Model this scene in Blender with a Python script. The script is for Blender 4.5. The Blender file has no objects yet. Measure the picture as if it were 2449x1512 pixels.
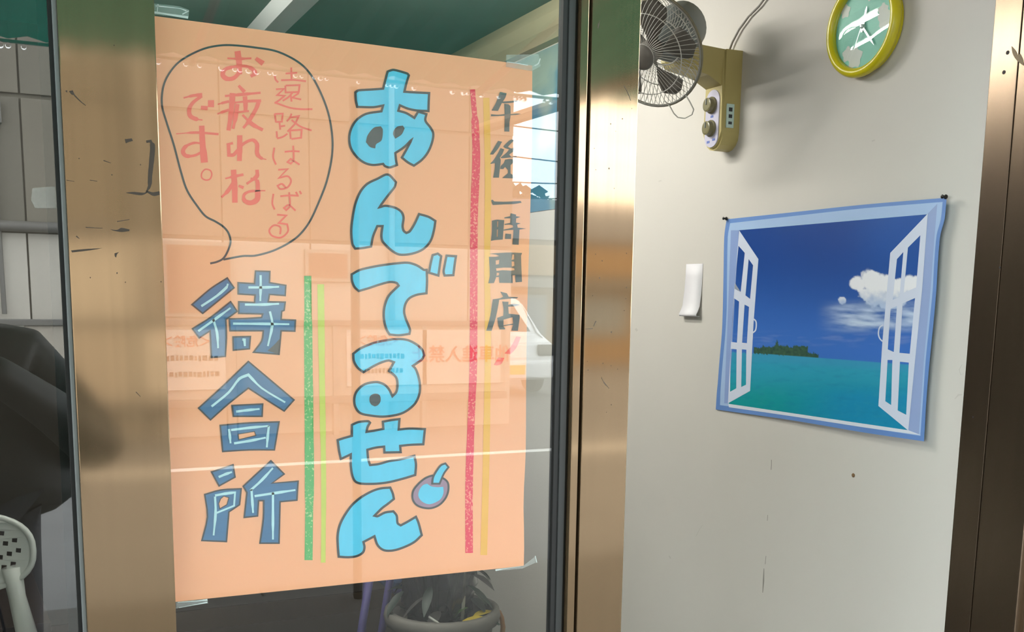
import bpy, bmesh, math, random
from mathutils import Vector, Matrix, noise
from mathutils.geometry import tessellate_polygon
random.seed(7)
SC = bpy.context.scene
COL = SC.collection

# ------------------------------------------------------------------ camera
# axes of the camera in the world (x right along the shop front, y into the shop, z up)
RIGHT = Vector((0.90489633, -0.42536776, 0.01499686))
DOWN = Vector((-0.05162626, -0.14466378, -0.98813315))
FWD = Vector((0.42248949, 0.89338382, -0.15286587))
FPX, CX, CY = 2480.0, 1224.5, 1089.64
CAM = Vector((0.0, -1.478, 1.45))
cam_data = bpy.data.cameras.new('camera')
cam_data.sensor_fit = 'HORIZONTAL'
cam_data.sensor_width = 36.0
cam_data.lens = FPX / 2449.0 * 36.0
cam_data.shift_y = (CY - 756.0) / 2449.0
cam_data.clip_start = 0.01
cam_data.clip_end = 300.0
cam = bpy.data.objects.new('camera', cam_data)
COL.objects.link(cam)
rot = Matrix((RIGHT, -DOWN, -FWD)).transposed()
cam.matrix_world = Matrix.Translation(CAM) @ rot.to_4x4()
SC.camera = cam

# ------------------------------------------------------------------ sky (bright overcast) and exposure
world = bpy.data.worlds.new('overcast_sky')
SC.world = world
world.use_nodes = True
bg = world.node_tree.nodes['Background']
bg.inputs[0].default_value = (0.93, 0.97, 1.0, 1.0)
bg.inputs[1].default_value = 10.0
SC.view_settings.view_transform = 'Standard'
SC.view_settings.look = 'None'
SC.view_settings.gamma = 1.0
SC.view_settings.use_curve_mapping = False
SC.view_settings.exposure = 0.0
SC.cycles.use_adaptive_sampling = True
SC.cycles.adaptive_threshold = 0.03
SC.cycles.max_bounces = 6
SC.cycles.diffuse_bounces = 3
SC.cycles.glossy_bounces = 4
SC.cycles.transmission_bounces = 4
SC.cycles.transparent_max_bounces = 12
LAMP_STRENGTH = 84.0

# ------------------------------------------------------------------ helpers
def S(r, g, b):
    def f(c):
        c /= 255.0
        return c / 12.92 if c <= 0.04045 else ((c + 0.055) / 1.055) ** 2.4
    return (f(r), f(g), f(b))

def ray(px, py):
    return RIGHT * ((px - CX) / FPX) + DOWN * ((py - CY) / FPX) + FWD

def pY(px, py, y):
    r = ray(px, py)
    return CAM + r * ((y - CAM.y) / r.y)

def pX(px, py, x):
    r = ray(px, py)
    return CAM + r * ((x - CAM.x) / r.x)

def pPlane(px, py, p0, n):
    r = ray(px, py)
    return CAM + r * ((p0 - CAM).dot(n) / r.dot(n))

def mat(name, col=(0.8, 0.8, 0.8), rough=0.6, metal=0.0, var=0.0, scale=8.0, bump=0.0, spec=0.5, stretch=None, emit=None, estr=0.0, trans=0.0):
    m = bpy.data.materials.new(name)
    m.use_nodes = True
    nt = m.node_tree
    b = nt.nodes['Principled BSDF']
    b.inputs['Base Color'].default_value = (*col, 1)
    b.inputs['Roughness'].default_value = rough
    b.inputs['Metallic'].default_value = metal
    b.inputs['Specular IOR Level'].default_value = spec
    if emit:
        b.inputs['Emission Color'].default_value = (*emit, 1)
        b.inputs['Emission Strength'].default_value = estr
    if var > 0 or bump > 0:
        tc = nt.nodes.new('ShaderNodeTexCoord')
        mp = nt.nodes.new('ShaderNodeMapping')
        if stretch:
            mp.inputs['Scale'].default_value = stretch
        nz = nt.nodes.new('ShaderNodeTexNoise')
        nz.inputs['Scale'].default_value = scale
        nz.inputs['Detail'].default_value = 5
        nt.links.new(tc.outputs['Object'], mp.inputs['Vector'])
        nt.links.new(mp.outputs['Vector'], nz.inputs['Vector'])
        if var > 0:
            mx = nt.nodes.new('ShaderNodeMix')
            mx.data_type = 'RGBA'
            mx.inputs[6].default_value = (*[max(0, c * (1 - var)) for c in col], 1)
            mx.inputs[7].default_value = (*[min(1, c * (1 + var)) for c in col], 1)
            nt.links.new(nz.outputs['Fac'], mx.inputs[0])
            nt.links.new(mx.outputs[2], b.inputs['Base Color'])
        if bump > 0:
            bp = nt.nodes.new('ShaderNodeBump')
            bp.inputs['Strength'].default_value = bump
            bp.inputs['Distance'].default_value = 0.01
            nt.links.new(nz.outputs['Fac'], bp.inputs['Height'])
            nt.links.new(bp.outputs['Normal'], b.inputs['Normal'])
    return m

def glass_mat(name, tint=(1, 1, 1), f0=0.042, rough=0.0, haze=0.0, haze_col=(0.7, 0.7, 0.7)):
    # thin pane: what is not reflected goes straight through; reflectance rises towards grazing angles
    m = bpy.data.materials.new(name)
    m.use_nodes = True
    nt = m.node_tree
    nt.nodes.remove(nt.nodes['Principled BSDF'])
    out = nt.nodes['Material Output']
    lw = nt.nodes.new('ShaderNodeLayerWeight'); lw.inputs['Blend'].default_value = 0.5
    pw = nt.nodes.new('ShaderNodeMath'); pw.operation = 'POWER'; pw.inputs[1].default_value = 5.0
    ma = nt.nodes.new('ShaderNodeMath'); ma.operation = 'MULTIPLY_ADD'
    ma.inputs[1].default_value = 1 - f0; ma.inputs[2].default_value = f0
    tr = nt.nodes.new('ShaderNodeBsdfTransparent'); tr.inputs[0].default_value = (*tint, 1)
    gl = nt.nodes.new('ShaderNodeBsdfGlossy'); gl.inputs['Roughness'].default_value = rough
    gl.inputs[0].default_value = (1, 1, 1, 1)
    mx = nt.nodes.new('ShaderNodeMixShader')
    nt.links.new(lw.outputs['Facing'], pw.inputs[0])
    nt.links.new(pw.outputs[0], ma.inputs[0])
    nt.links.new(ma.outputs[0], mx.inputs[0])
    if haze > 0:
        df = nt.nodes.new('ShaderNodeBsdfDiffuse'); df.inputs[0].default_value = (*haze_col, 1)
        m2 = nt.nodes.new('ShaderNodeMixShader'); m2.inputs[0].default_value = haze
        nt.links.new(tr.outputs[0], m2.inputs[1]); nt.links.new(df.outputs[0], m2.inputs[2])
        nt.links.new(m2.outputs[0], mx.inputs[1])
    else:
        nt.links.new(tr.outputs[0], mx.inputs[1])
    nt.links.new(gl.outputs[0], mx.inputs[2])
    nt.links.new(mx.outputs[0], out.inputs[0])
    return m

def translucent_mat(name, col, tcol, fac=0.5, rough=0.4):
    m = bpy.data.materials.new(name)
    m.use_nodes = True
    nt = m.node_tree
    b = nt.nodes['Principled BSDF']
    b.inputs['Base Color'].default_value = (*col, 1); b.inputs['Roughness'].default_value = rough
    t = nt.nodes.new('ShaderNodeBsdfTranslucent'); t.inputs[0].default_value = (*tcol, 1)
    mx = nt.nodes.new('ShaderNodeMixShader'); mx.inputs[0].default_value = fac
    nt.links.new(b.outputs[0], mx.inputs[1]); nt.links.new(t.outputs[0], mx.inputs[2])
    nt.links.new(mx.outputs[0], nt.nodes['Material Output'].inputs[0])
    return m

def attr_mat(name, rough=0.45):
    m = bpy.data.materials.new(name)
    m.use_nodes = True
    nt = m.node_tree
    a = nt.nodes.new('ShaderNodeVertexColor'); a.layer_name = 'print'
    b = nt.nodes['Principled BSDF']
    b.inputs['Roughness'].default_value = rough
    nt.links.new(a.outputs[0], b.inputs['Base Color'])
    return m

def speck_mat(name, col, ground, amount=0.42, scale=260.0):
    # wax crayon: the ground shows through in specks
    m = bpy.data.materials.new(name)
    m.use_nodes = True
    nt = m.node_tree
    b = nt.nodes['Principled BSDF']; b.inputs['Roughness'].default_value = 0.55
    tc = nt.nodes.new('ShaderNodeTexCoord')
    nz = nt.nodes.new('ShaderNodeTexNoise'); nz.inputs['Scale'].default_value = scale; nz.inputs['Detail'].default_value = 3
    n2 = nt.nodes.new('ShaderNodeTexNoise'); n2.inputs['Scale'].default_value = 9.0
    ad = nt.nodes.new('ShaderNodeMath'); ad.operation = 'MULTIPLY_ADD'; ad.inputs[1].default_value = 0.35
    rp = nt.nodes.new('ShaderNodeValToRGB')
    rp.color_ramp.elements[0].position = amount + 0.13; rp.color_ramp.elements[0].color = (*ground, 1)
    rp.color_ramp.elements[1].position = amount + 0.22; rp.color_ramp.elements[1].color = (*col, 1)
    nt.links.new(tc.outputs['Object'], nz.inputs['Vector']); nt.links.new(tc.outputs['Object'], n2.inputs['Vector'])
    nt.links.new(n2.outputs['Fac'], ad.inputs[0]); nt.links.new(nz.outputs['Fac'], ad.inputs[2])
    nt.links.new(ad.outputs[0], rp.inputs[0]); nt.links.new(rp.outputs[0], b.inputs['Base Color'])
    return m

ORG = {}
def make(name, verts, faces, m, parent=None, smooth=False, label=None, cat=None, group=None, kind=None, origin=None):
    """one mesh object; verts in world space, its origin moves to the middle of the base (or to origin)"""
    verts = [Vector(v) for v in verts]
    if origin is None:
        lo = [min(v[i] for v in verts) for i in range(3)]; hi = [max(v[i] for v in verts) for i in range(3)]
        origin = Vector(((lo[0] + hi[0]) / 2, (lo[1] + hi[1]) / 2, (lo[2] + hi[2]) / 2 if parent else lo[2]))
    origin = Vector(origin)
    me = bpy.data.meshes.new(name)
    me.from_pydata([v - origin for v in verts], [], faces)
    if smooth:
        me.polygons.foreach_set('use_smooth', [True] * len(me.polygons))
    me.update()
    o = bpy.data.objects.new(name, me)
    COL.objects.link(o)
    if m is not None:
        me.materials.append(m)
    place(o, origin, parent)
    tag(o, label, cat, group, kind)
    return o

def place(o, origin, parent):
    ORG[o.name] = Vector(origin)
    if parent is not None:
        o.parent = parent
        o.location = Vector(origin) - ORG[parent.name]
    else:
        o.location = origin

def tag(o, label=None, cat=None, group=None, kind=None):
    if label: o['label'] = label
    if cat: o['category'] = cat
    if group: o['group'] = group
    if kind: o['kind'] = kind
    return o

def thing(name, loc, label=None, cat=None, group=None, kind=None, parent=None):
    o = bpy.data.objects.new(name, None)
    o.empty_display_size = 0.05
    COL.objects.link(o)
    place(o, Vector(loc), parent)
    return tag(o, label, cat, group, kind)

class MB:
    """collects shapes for one mesh"""
    def __init__(s): s.v = []; s.f = []
    def add(s, verts, faces):
        n = len(s.v); s.v += [Vector(v) for v in verts]; s.f += [tuple(i + n for i in f) for f in faces]; return s
    def box(s, x0, x1, y0, y1, z0, z1, M=None):
        vs = [Vector((x, y, z)) for x in (x0, x1) for y in (y0, y1) for z in (z0, z1)]
        if M is not None: vs = [M @ v for v in vs]
        return s.add(vs, [(0, 1, 3, 2), (4, 6, 7, 5), (0, 4, 5, 1), (2, 3, 7, 6), (0, 2, 6, 4), (1, 5, 7, 3)])
    def bbox(s, x0, x1, y0, y1, z0, z1, b=0.002, M=None):
        bm = bmesh.new()
        vs = [bm.verts.new((x, y, z)) for x in (x0, x1) for y in (y0, y1) for z in (z0, z1)]
        for f in [(0, 1, 3, 2), (4, 6, 7, 5), (0, 4, 5, 1), (2, 3, 7, 6), (0, 2, 6, 4), (1, 5, 7, 3)]:
            bm.faces.new([vs[i] for i in f])
        bmesh.ops.bevel(bm, geom=bm.edges[:], offset=b, segments=2, profile=0.6, affect='EDGES')
        return s.from_bm(bm, M)
    def from_bm(s, bm, M=None):
        bm.verts.index_update()
        vs = [(M @ v.co) if M is not None else v.co.copy() for v in bm.verts]
        fs = [tuple(v.index for v in f.verts) for f in bm.faces]
        bm.free()
        return s.add(vs, fs)
    def tube(s, pts, r, n=8, closed=False, caps=True):
        pts = [Vector(p) for p in pts]; N = len(pts)
        rs = r if isinstance(r, (list, tuple)) else [r] * N
        vs = []; up = None
        for i, p in enumerate(pts):
            a = pts[(i - 1) % N] if (closed or i > 0) else p
            b = pts[(i + 1) % N] if (closed or i < N - 1) else p
            t = (b - a).normalized()
            if up is None:
                up = t.orthogonal().normalized()
            up = (up - t * up.dot(t)).normalized()
            w = t.cross(up)
            for k in range(n):
                an = 2 * math.pi * k / n
                vs.append(p + (up * math.cos(an) + w * math.sin(an)) * rs[i])
        fs = []
        for i in range(N if closed else N - 1):
            j = (i + 1) % N
            for k in range(n):
                l = (k + 1) % n
                fs.append((i * n + k, i * n + l, j * n + l, j * n + k))
        if not closed and caps:
            fs.append(tuple(range(n - 1, -1, -1))); fs.append(tuple((N - 1) * n + k for k in range(n)))
        return s.add(vs, fs)
    def lathe(s, prof, M=None, n=32, cap=True):
        """prof: (radius, height) along local z"""
        vs = []; fs = []; P = len(prof)
        for r, h in prof:
            for k in range(n):
                a = 2 * math.pi * k / n
                vs.append(Vector((r * math.cos(a), r * math.sin(a), h)))
        for i in range(P - 1):
            for k in range(n):
                l = (k + 1) % n
                fs.append((i * n + k, i * n + l, (i + 1) * n + l, (i + 1) * n + k))
        if cap:
            fs.append(tuple(range(n - 1, -1, -1))); fs.append(tuple((P - 1) * n + k for k in range(n)))
        if M is not None: vs = [M @ v for v in vs]
        return s.add(vs, fs)
    def sphere(s, c, r, n=10, m=7, sc=(1, 1, 1)):
        c = Vector(c); vs = [c + Vector((0, 0, r * sc[2]))]; fs = []
        for i in range(1, m):
            t = math.pi * i / m
            for k in range(n):
                a = 2 * math.pi * k / n
                vs.append(c + Vector((r * sc[0] * math.sin(t) * math.cos(a), r * sc[1] * math.sin(t) * math.sin(a), r * sc[2] * math.cos(t))))
        vs.append(c - Vector((0, 0, r * sc[2]))); L = len(vs) - 1
        for k in range(n):
            fs.append((0, 1 + k, 1 + (k + 1) % n)); fs.append((L, 1 + (m - 2) * n + (k + 1) % n, 1 + (m - 2) * n + k))
        for i in range(m - 2):
            for k in range(n):
                l = (k + 1) % n
                fs.append((1 + i * n + k, 1 + (i + 1) * n + k, 1 + (i + 1) * n + l, 1 + i * n + l))
        return s.add(vs, fs)
    def prism(s, poly, axis, a0, a1, M=None):
        """closed 2D polygon extruded along an axis; poly gives the two other coordinates in order"""
        def P(u, v, w):
            return Vector({'x': (w, u, v), 'y': (u, w, v), 'z': (u, v, w)}[axis])
        n = len(poly)
        vs = [P(u, v, a0) for u, v in poly] + [P(u, v, a1) for u, v in poly]
        tris = tessellate_polygon([[Vector((u, v, 0)) for u, v in poly]])
        fs = [tuple(t) for t in tris] + [tuple(i + n for i in reversed(t)) for t in tris]
        fs += [(i, (i + 1) % n, (i + 1) % n + n, i + n) for i in range(n)]
        if M is not None: vs = [M @ v for v in vs]
        return s.add(vs, fs)
    def build(s, name, m, parent=None, **k):
        o = make(name, s.v, s.f, m, parent, **k)
        bm = bmesh.new(); bm.from_mesh(o.data); bmesh.ops.recalc_face_normals(bm, faces=bm.faces); bm.to_mesh(o.data); bm.free()
        return o

def axis_matrix(c, n, up=Vector((0, 0, 1))):
    n = Vector(n).normalized(); x = up.cross(n).normalized(); y = n.cross(x)
    return Matrix.Translation(c) @ Matrix((x, y, n)).transposed().to_4x4()

# ---- flat ink: shapes traced on a sheet
def smooth_poly(pts, closed=True, sub=4, corner=48):
    P = [Vector((p[0], p[1])) for p in pts]; N = len(P); out = []
    def sharp(i):
        if not closed and (i == 0 or i == N - 1): return True
        a = P[i] - P[(i - 1) % N]; b = P[(i + 1) % N] - P[i]
        if a.length == 0 or b.length == 0: return True
        return math.degrees(a.angle(b)) > corner
    sh = [sharp(i) for i in range(N)]
    for i in range(N if closed else N - 1):
        j = (i + 1) % N
        d = P[j] - P[i]
        t0 = d if sh[i] else (P[j] - P[(i - 1) % N]) * 0.5
        t1 = d if sh[j] else (P[(j + 1) % N] - P[i]) * 0.5
        if t0.length > d.length: t0 = t0 * (d.length / t0.length)
        if t1.length > d.length: t1 = t1 * (d.length / t1.length)
        ns = 1 if (sh[i] and sh[j]) else sub
        for k in range(ns):
            t = k / ns; t2 = t * t; t3 = t2 * t
            out.append(P[i] * (2 * t3 - 3 * t2 + 1) + t0 * (t3 - 2 * t2 + t) + P[j] * (-2 * t3 + 3 * t2) + t1 * (t3 - t2))
    if not closed: out.append(P[-1])
    return out

class Sheet:
    """a flat sheet: pixel -> point on the sheet, lifted by a layer height towards the viewer"""
    def __init__(s, p0, n): s.p0 = Vector(p0); s.n = Vector(n).normalized()
    def at(s, px, py, lift=0.0): return pPlane(px, py, s.p0 + s.n * lift, s.n)

def ink_fill(sheet, polys, lift):
    """polys: list of (outer, holes) in pixels"""
    mb = MB()
    for outer, holes in polys:
        loops = [[Vector((p[0], p[1], 0)) for p in outer]] + [[Vector((p[0], p[1], 0)) for p in h] for h in holes]
        flat = [p for l in loops for p in l]
        tris = tessellate_polygon(loops)
        vs = [sheet.at(p.x, p.y, lift) for p in flat]
        fs = []
        for t in tris:
            a, b, c = [vs[i] for i in t]
            nn = (b - a).cross(c - a)
            if nn.length < 1e-14: continue
            fs.append(tuple(t) if nn.dot(sheet.n) > 0 else tuple(reversed(t)))
        mb.add(vs, fs)
    return mb

def ink_line(sheet, lines, lift):
    """lines: list of (points, width or widths, closed) in pixels -> ribbons"""
    mb = MB()
    for pts, w, closed in lines:
        P = []
        for p in pts:
            q = Vector((p[0], p[1]))
            if not P or (q - P[-1]).length > 0.3: P.append(q)
        if closed and (P[0] - P[-1]).length < 0.3: P.pop()
        N = len(P)
        ws = list(w) if isinstance(w, (list, tuple)) else [w] * N
        if len(ws) != N:
            ws = [ws[0] + (ws[-1] - ws[0]) * i / max(1, N - 1) for i in range(N)] if len(ws) == 2 else [ws[min(len(ws) - 1, int(i * len(ws) / N))] for i in range(N)]
        L = []; Rr = []
        for i in range(N):
            a = P[(i - 1) % N] if (closed or i > 0) else P[i]
            b = P[(i + 1) % N] if (closed or i < N - 1) else P[i]
            d0 = (P[i] - a); d1 = (b - P[i])
            if d0.length < 1e-6: d0 = d1
            if d1.length < 1e-6: d1 = d0
            n0 = Vector((-d0.y, d0.x)).normalized(); n1 = Vector((-d1.y, d1.x)).normalized()
            nn = n0 + n1
            nn = n0 if nn.length < 1e-3 else nn.normalized()
            k = 1.0 / max(0.45, nn.dot(n0))
            L.append(P[i] + nn * (ws[i] / 2 * k)); Rr.append(P[i] - nn * (ws[i] / 2 * k))
        vs = [sheet.at(p.x, p.y, lift) for p in L] + [sheet.at(p.x, p.y, lift) for p in Rr]
        fs = []
        for i in range(N if closed else N - 1):
            j = (i + 1) % N
            fs.append((i, j, N + j, N + i))
        mb.add(vs, fs)
    return mb

def crop(x0, y0, s):
    return lambda pts: [(x0 + p[0] / s, y0 + p[1] / s) for p in pts]

# ------------------------------------------------------------------ materials
M_BRONZE = mat('bronze_stainless', (0.285, 0.196, 0.115), 0.075, 0.78, 0.12, 3.0, 0.0, stretch=(60, 60, 0.8))
def brushed(m, amt=0.035):
    nt = m.node_tree; b = nt.nodes['Principled BSDF']
    tc = nt.nodes.new('ShaderNodeTexCoord'); mp = nt.nodes.new('ShaderNodeMapping'); mp.inputs['Scale'].default_value = (900, 900, 4)
    nz = nt.nodes.new('ShaderNodeTexNoise'); nz.inputs['Scale'].default_value = 1.0; nz.inputs['Detail'].default_value = 2
    bp = nt.nodes.new('ShaderNodeBump'); bp.inputs['Strength'].default_value = amt; bp.inputs['Distance'].default_value = 0.002
    nt.links.new(tc.outputs['Object'], mp.inputs[0]); nt.links.new(mp.outputs[0], nz.inputs['Vector'])
    nt.links.new(nz.outputs['Fac'], bp.inputs['Height']); nt.links.new(bp.outputs['Normal'], b.inputs['Normal'])
#brushed(M_BRONZE, 0.012)
M_DARKBRONZE = mat('dark_bronze_metal', (0.23, 0.17, 0.12), 0.25, 0.92, 0.15, 4.0, 0.0, stretch=(30, 30, 0.8))
M_GASKET = mat('black_rubber_gasket', (0.006, 0.006, 0.006), 0.6)
M_GREYCHAN = mat('dark_grey_channel', (0.030, 0.032, 0.032), 0.5)
M_BEAD = mat('grey_glazing_bead', (0.16, 0.17, 0.17), 0.45)
M_GROOVE = mat('groove_black', (0.012, 0.008, 0.007), 0.6)
M_SCUFF = mat('black_scuff', (0.05, 0.035, 0.025), 0.6)
M_GLASS = glass_mat('door_glass', (0.985, 1.0, 0.99), 0.043)
M_FILMGLASS = glass_mat('mirror_film_glass', (0.80, 0.82, 0.80), 0.115)
M_WALL = mat('offwhite_wallpaper', S(208, 204, 196), 0.75, 0, 0.035, 3.0, 0.04)
M_FLOOR = mat('dark_vinyl_floor', S(46, 38, 31), 0.5, 0, 0.2, 4.0)
M_CEIL = mat('grey_green_ceiling', S(116, 132, 122), 0.8, 0, 0.06, 5.0)
M_PANELWALL = mat('dark_panel_wall', S(60, 54, 48), 0.7, 0, 0.12, 3.0)
M_CREAM = mat('cream_moulding', S(180, 172, 140), 0.6, 0, 0.05, 6.0)
M_CONCRETE = mat('pavement_concrete', S(74, 72, 69), 0.85, 0, 0.15, 2.0, 0.1)
M_ASPHALT = mat('asphalt', S(97, 97, 97), 0.9, 0, 0.2, 3.0, 0.2)
M_PAINTW = mat('road_paint_white', S(225, 225, 220), 0.7)

# ------------------------------------------------------------------ the setting
XW = 1.74           # side wall of the waiting room
YB = 3.0            # back wall
XL = -2.6
ZC = 2.43
wall_right = MB().box(XW, XW + 0.12, -0.02, YB + 0.12, 0, 3.0).build('wall_right', M_WALL, kind='structure')
MB().box(XL, XW, YB, YB + 0.12, 0, 3.0).build('wall_back', M_PANELWALL, kind='structure')
MB().box(XL - 0.12, XL, -0.1, YB + 0.12, 0, 3.0).build('wall_left', M_PANELWALL, kind='structure')
MB().box(XL, XW, -0.14, YB, -0.1, 0.0).build('floor', M_FLOOR, kind='structure')
MB().box(XL, XW, 0.03, YB, ZC, ZC + 0.1).build('ceiling', M_CEIL, kind='structure')
wf = MB().box(XL, XW + 0.9, -0.14, 0.03, 2.2, 3.0)
wf.box(XL - 0.12, -1.35, -0.14, 0.03, 0, 2.2)
wf.box(XW + 0.13, XW + 0.9, -0.14, 0.03, 0, 2.2)
wf.build('wall_front', mat('front_wall_render', S(190, 186, 176), 0.8, 0, 0.06, 3.0), kind='structure')
MB().prism([(XW - 0.07, ZC), (XW, ZC), (XW, ZC - 0.11), (XW - 0.03, ZC - 0.105), (XW - 0.05, ZC - 0.075), (XW - 0.06, ZC - 0.03)], 'y', 0.05, YB).build('trim_1', M_CREAM, kind='structure')
tb = MB().box(XL, XW, YB - 0.015, YB, 0, 0.09)
tb.build('baseboard_back', M_DARKBRONZE, kind='structure')

# right jamb: dark metal reveal of the doorway, in two steps with a seam
trim2 = thing('trim_2', (XW, -0.05, 0), kind='structure')
MB().bbox(1.722, 1.80, -0.0345, 0.028, 0, 2.2, 0.0012).build('reveal_inner', M_DARKBRONZE, trim2)
MB().bbox(1.722, 1.80, -0.139, -0.0365, 0, 2.2, 0.0012).build('reveal_outer', M_DARKBRONZE, trim2)
MB().box(1.726, 1.80, -0.04, -0.03, 0, 2.2).build('seam', mat('seam_bronze', (0.10, 0.085, 0.06), 0.35, 1.0), trim2)
MB().bbox(1.735, 1.87, -0.150, -0.139, 0, 2.2, 0.001).build('face_plate', mat('pale_bronze', (0.55, 0.46, 0.36), 0.2, 1.0), trim2)
for px, py in ((2410, 126), (2401, 173), (2327, 998), (2391, 640)):
    p = pX(px, py, 1.722); r = 0.0042 if py < 200 else 0.0022
    MB().lathe([(r, -0.0008), (r * 0.9, 0.0006)], axis_matrix(p, (-1, 0, 0)), 10).build('screw_hole', M_GROOVE, trim2)
smp = [(2419, 110), (2428, 120), (2434, 132), (2440, 128), (2446, 142), (2449, 158), (2438, 150), (2428, 140), (2421, 126)]
shJ = Sheet((1.722, 0, 0), (-1, 0, 0))
ink_fill(shJ, [(smooth_poly(smp), [])], 0.0006).build('tape_residue', mat('residue', S(140, 120, 95), 0.7), trim2)

# head and sill of the doorway
MB().bbox(-1.35, 1.73, -0.139, 0.028, 2.13, 2.2, 0.002).build('trim_3', M_BRONZE, kind='structure')
sill = thing('trim_4', (0.2, -0.05, 0), kind='structure')
MB().box(-1.35, 1.73, -0.139, 0.028, 0.0, 0.012).build('sill_plate', M_BRONZE, sill)
MB().box(-1.35, 1.73, -0.012, -0.004, 0.012, 0.02).build('rail', M_BRONZE, sill)

# ------------------------------------------------------------------ sliding door with the poster
YF = -0.020         # front face of the stiles
door = thing('door_1', (0.48, 0, 0.02), kind='structure')
ZT = 2.12
left_stile = MB().bbox(0.0607, 0.1755, YF, 0.015, 0.02, ZT, 0.0012).build('left_stile', M_BRONZE, door)
MB().box(0.1745, 0.7700, -0.0060, -0.0015, 0.12, 2.05).build('glass_pane', M_GLASS, door)
MB().box(0.7687, 0.7780, -0.0105, 0.004, 0.10, 2.07).build('gasket', M_GASKET, door)
MB().bbox(0.7780, 0.7895, -0.0125, 0.004, 0.10, 2.07, 0.0008).build('glazing_channel', M_GREYCHAN, door)
MB().box(0.7895, 0.7955, -0.0070, 0.004, 0.10, 2.07).build('gasket', M_GASKET, door)
MB().bbox(0.7950, 0.8082, YF, 0.015, 0.02, ZT, 0.0010).build('stile_edge', M_BRONZE, door)
MB().box(0.8080, 0.8142, -0.008, 0.012, 0.02, ZT).build('groove', M_GROOVE, door)
right_stile = MB().bbox(0.8139, 0.9003, YF, 0.015, 0.02, ZT, 0.0012).build('right_stile', M_BRONZE, door)
MB().bbox(0.1755, 0.7950, YF, 0.015, 2.05, ZT, 0.001).build('top_rail', M_BRONZE, door)
MB().bbox(0.1755, 0.7950, YF, 0.015, 0.02, 0.12, 0.001).build('bottom_rail', M_BRONZE, door)

# scuffs on the stiles
shF = Sheet((0, YF, 0), (0, -1, 0))
def scuff(polys, lines=(), parent=left_stile, m=M_SCUFF):
    mb = MB()
    if polys: q = ink_fill(shF, [(smooth_poly(p, True, 3), []) for p in polys], 0.0002); mb.add(q.v, q.f)
    if lines: q = ink_line(shF, [(smooth_poly(p, False, 3), w, False) for p, w in lines], 0.0002); mb.add(q.v, q.f)
    return mb.build('scuff', m, parent)
cL = crop(0, 0, 2.0)
scuff([], [(cL([(700, 678), (720, 675), (730, 700), (725, 770), (718, 840), (715, 890), (700, 918)]), [6, 12, 12, 11, 10, 7, 4])])
scuff([cL([(600, 922), (640, 918), (690, 922), (705, 912), (730, 920), (762, 915), (764, 932), (735, 938), (705, 922), (680, 934), (640, 930)])])
scuff([cL([(597, 666), (630, 662), (636, 674), (615, 680), (602, 686)])])
scuff([cL([(525, 1097), (560, 1100), (580, 1090), (620, 1098), (618, 1106), (580, 1110), (545, 1104)])])
scuff([cL([(340, 1198), (400, 1192), (490, 1187), (430, 1198), (345, 1208)])])
scuff([cL([(330, 436), (348, 432), (358, 455), (342, 452)]), cL([(312, 434), (322, 432), (322, 444)])], [(cL([(355, 455), (385, 485), (410, 505)]), [3, 1.2])])
scuff([cL([(548, 1212), (570, 1206), (560, 1216), (556, 1232), (549, 1226)])], [(cL([(560, 1060), (620, 1050)]), [2, 1]), (cL([(410, 1088), (490, 1092)]), [2, 1]), (cL([(365, 1130), (380, 1142)]), [3, 1])])
scuff([], [(cL([(318, 862), (355, 868)]), [1.5, 1]), (cL([(430, 862), (465, 867)]), [1.5, 1]), (cL([(495, 768), (530, 780)]), [2, 1]), (cL([(650, 1875), (672, 1898)]), [1.5, 1])])
for x, y, r in ((378, 758, 3), (535, 836, 3), (672, 788, 3), (432, 1328, 3), (560, 1306, 4), (600, 1350, 3), (770, 1348, 3), (546, 216, 3)):
    scuff([cL([(x - r, y), (x, y - r), (x + r, y), (x, y + r * 1.4)])])
cR = crop(1280, 600, 3.78); cR2 = crop(1240, 0, 3.025)
M_SC2 = mat('brown_scuff', (0.10, 0.07, 0.05), 0.6)
for x, y, r in ((605, 90, 6), (582, 245, 7), (545, 30, 5), (825, 22, 5), (824, 332, 6), (820, 432, 5), (520, 405, 4), (688, 735, 9), (805, 540, 4), (685, 1040, 4), (478, 1078, 6), (612, 1018, 6), (745, 1070, 4), (688, 1392, 6), (645, 1460, 4), (470, 1000, 4)):
    scuff([cR([(x - r * .6, y), (x, y - r), (x + r * .6, y), (x, y + r * 1.4)])], (), right_stile, M_SC2)
for x, y, r in ((667, 897, 6), (655, 1220, 8), (548, 1074, 4), (752, 860, 6), (693, 1363, 4), (560, 1228, 4), (820, 786, 4), (703, 950, 3)):
    scuff([cR2([(x - r * .6, y), (x, y - r), (x + r * .6, y - r * .5), (x + r * .3, y + r)])], (), right_stile, M_SC2)
scuff([], [(cR([(528, 685), (538, 660), (550, 636)]), [1, 2.5]), (cR([(452, 708), (520, 704)]), [1, 2]), (cR([(598, 1145), (625, 1195), (668, 1245)]), [1, 2.5, 1])], right_stile, M_SC2)
scuff([], [(cR2([(588, 150), (580, 175), (575, 205)]), [1, 3, 2]), (cR2([(762, 620), (790, 670), (812, 728)]), [1, 1.5, 1])], right_stile, M_SC2)

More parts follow.
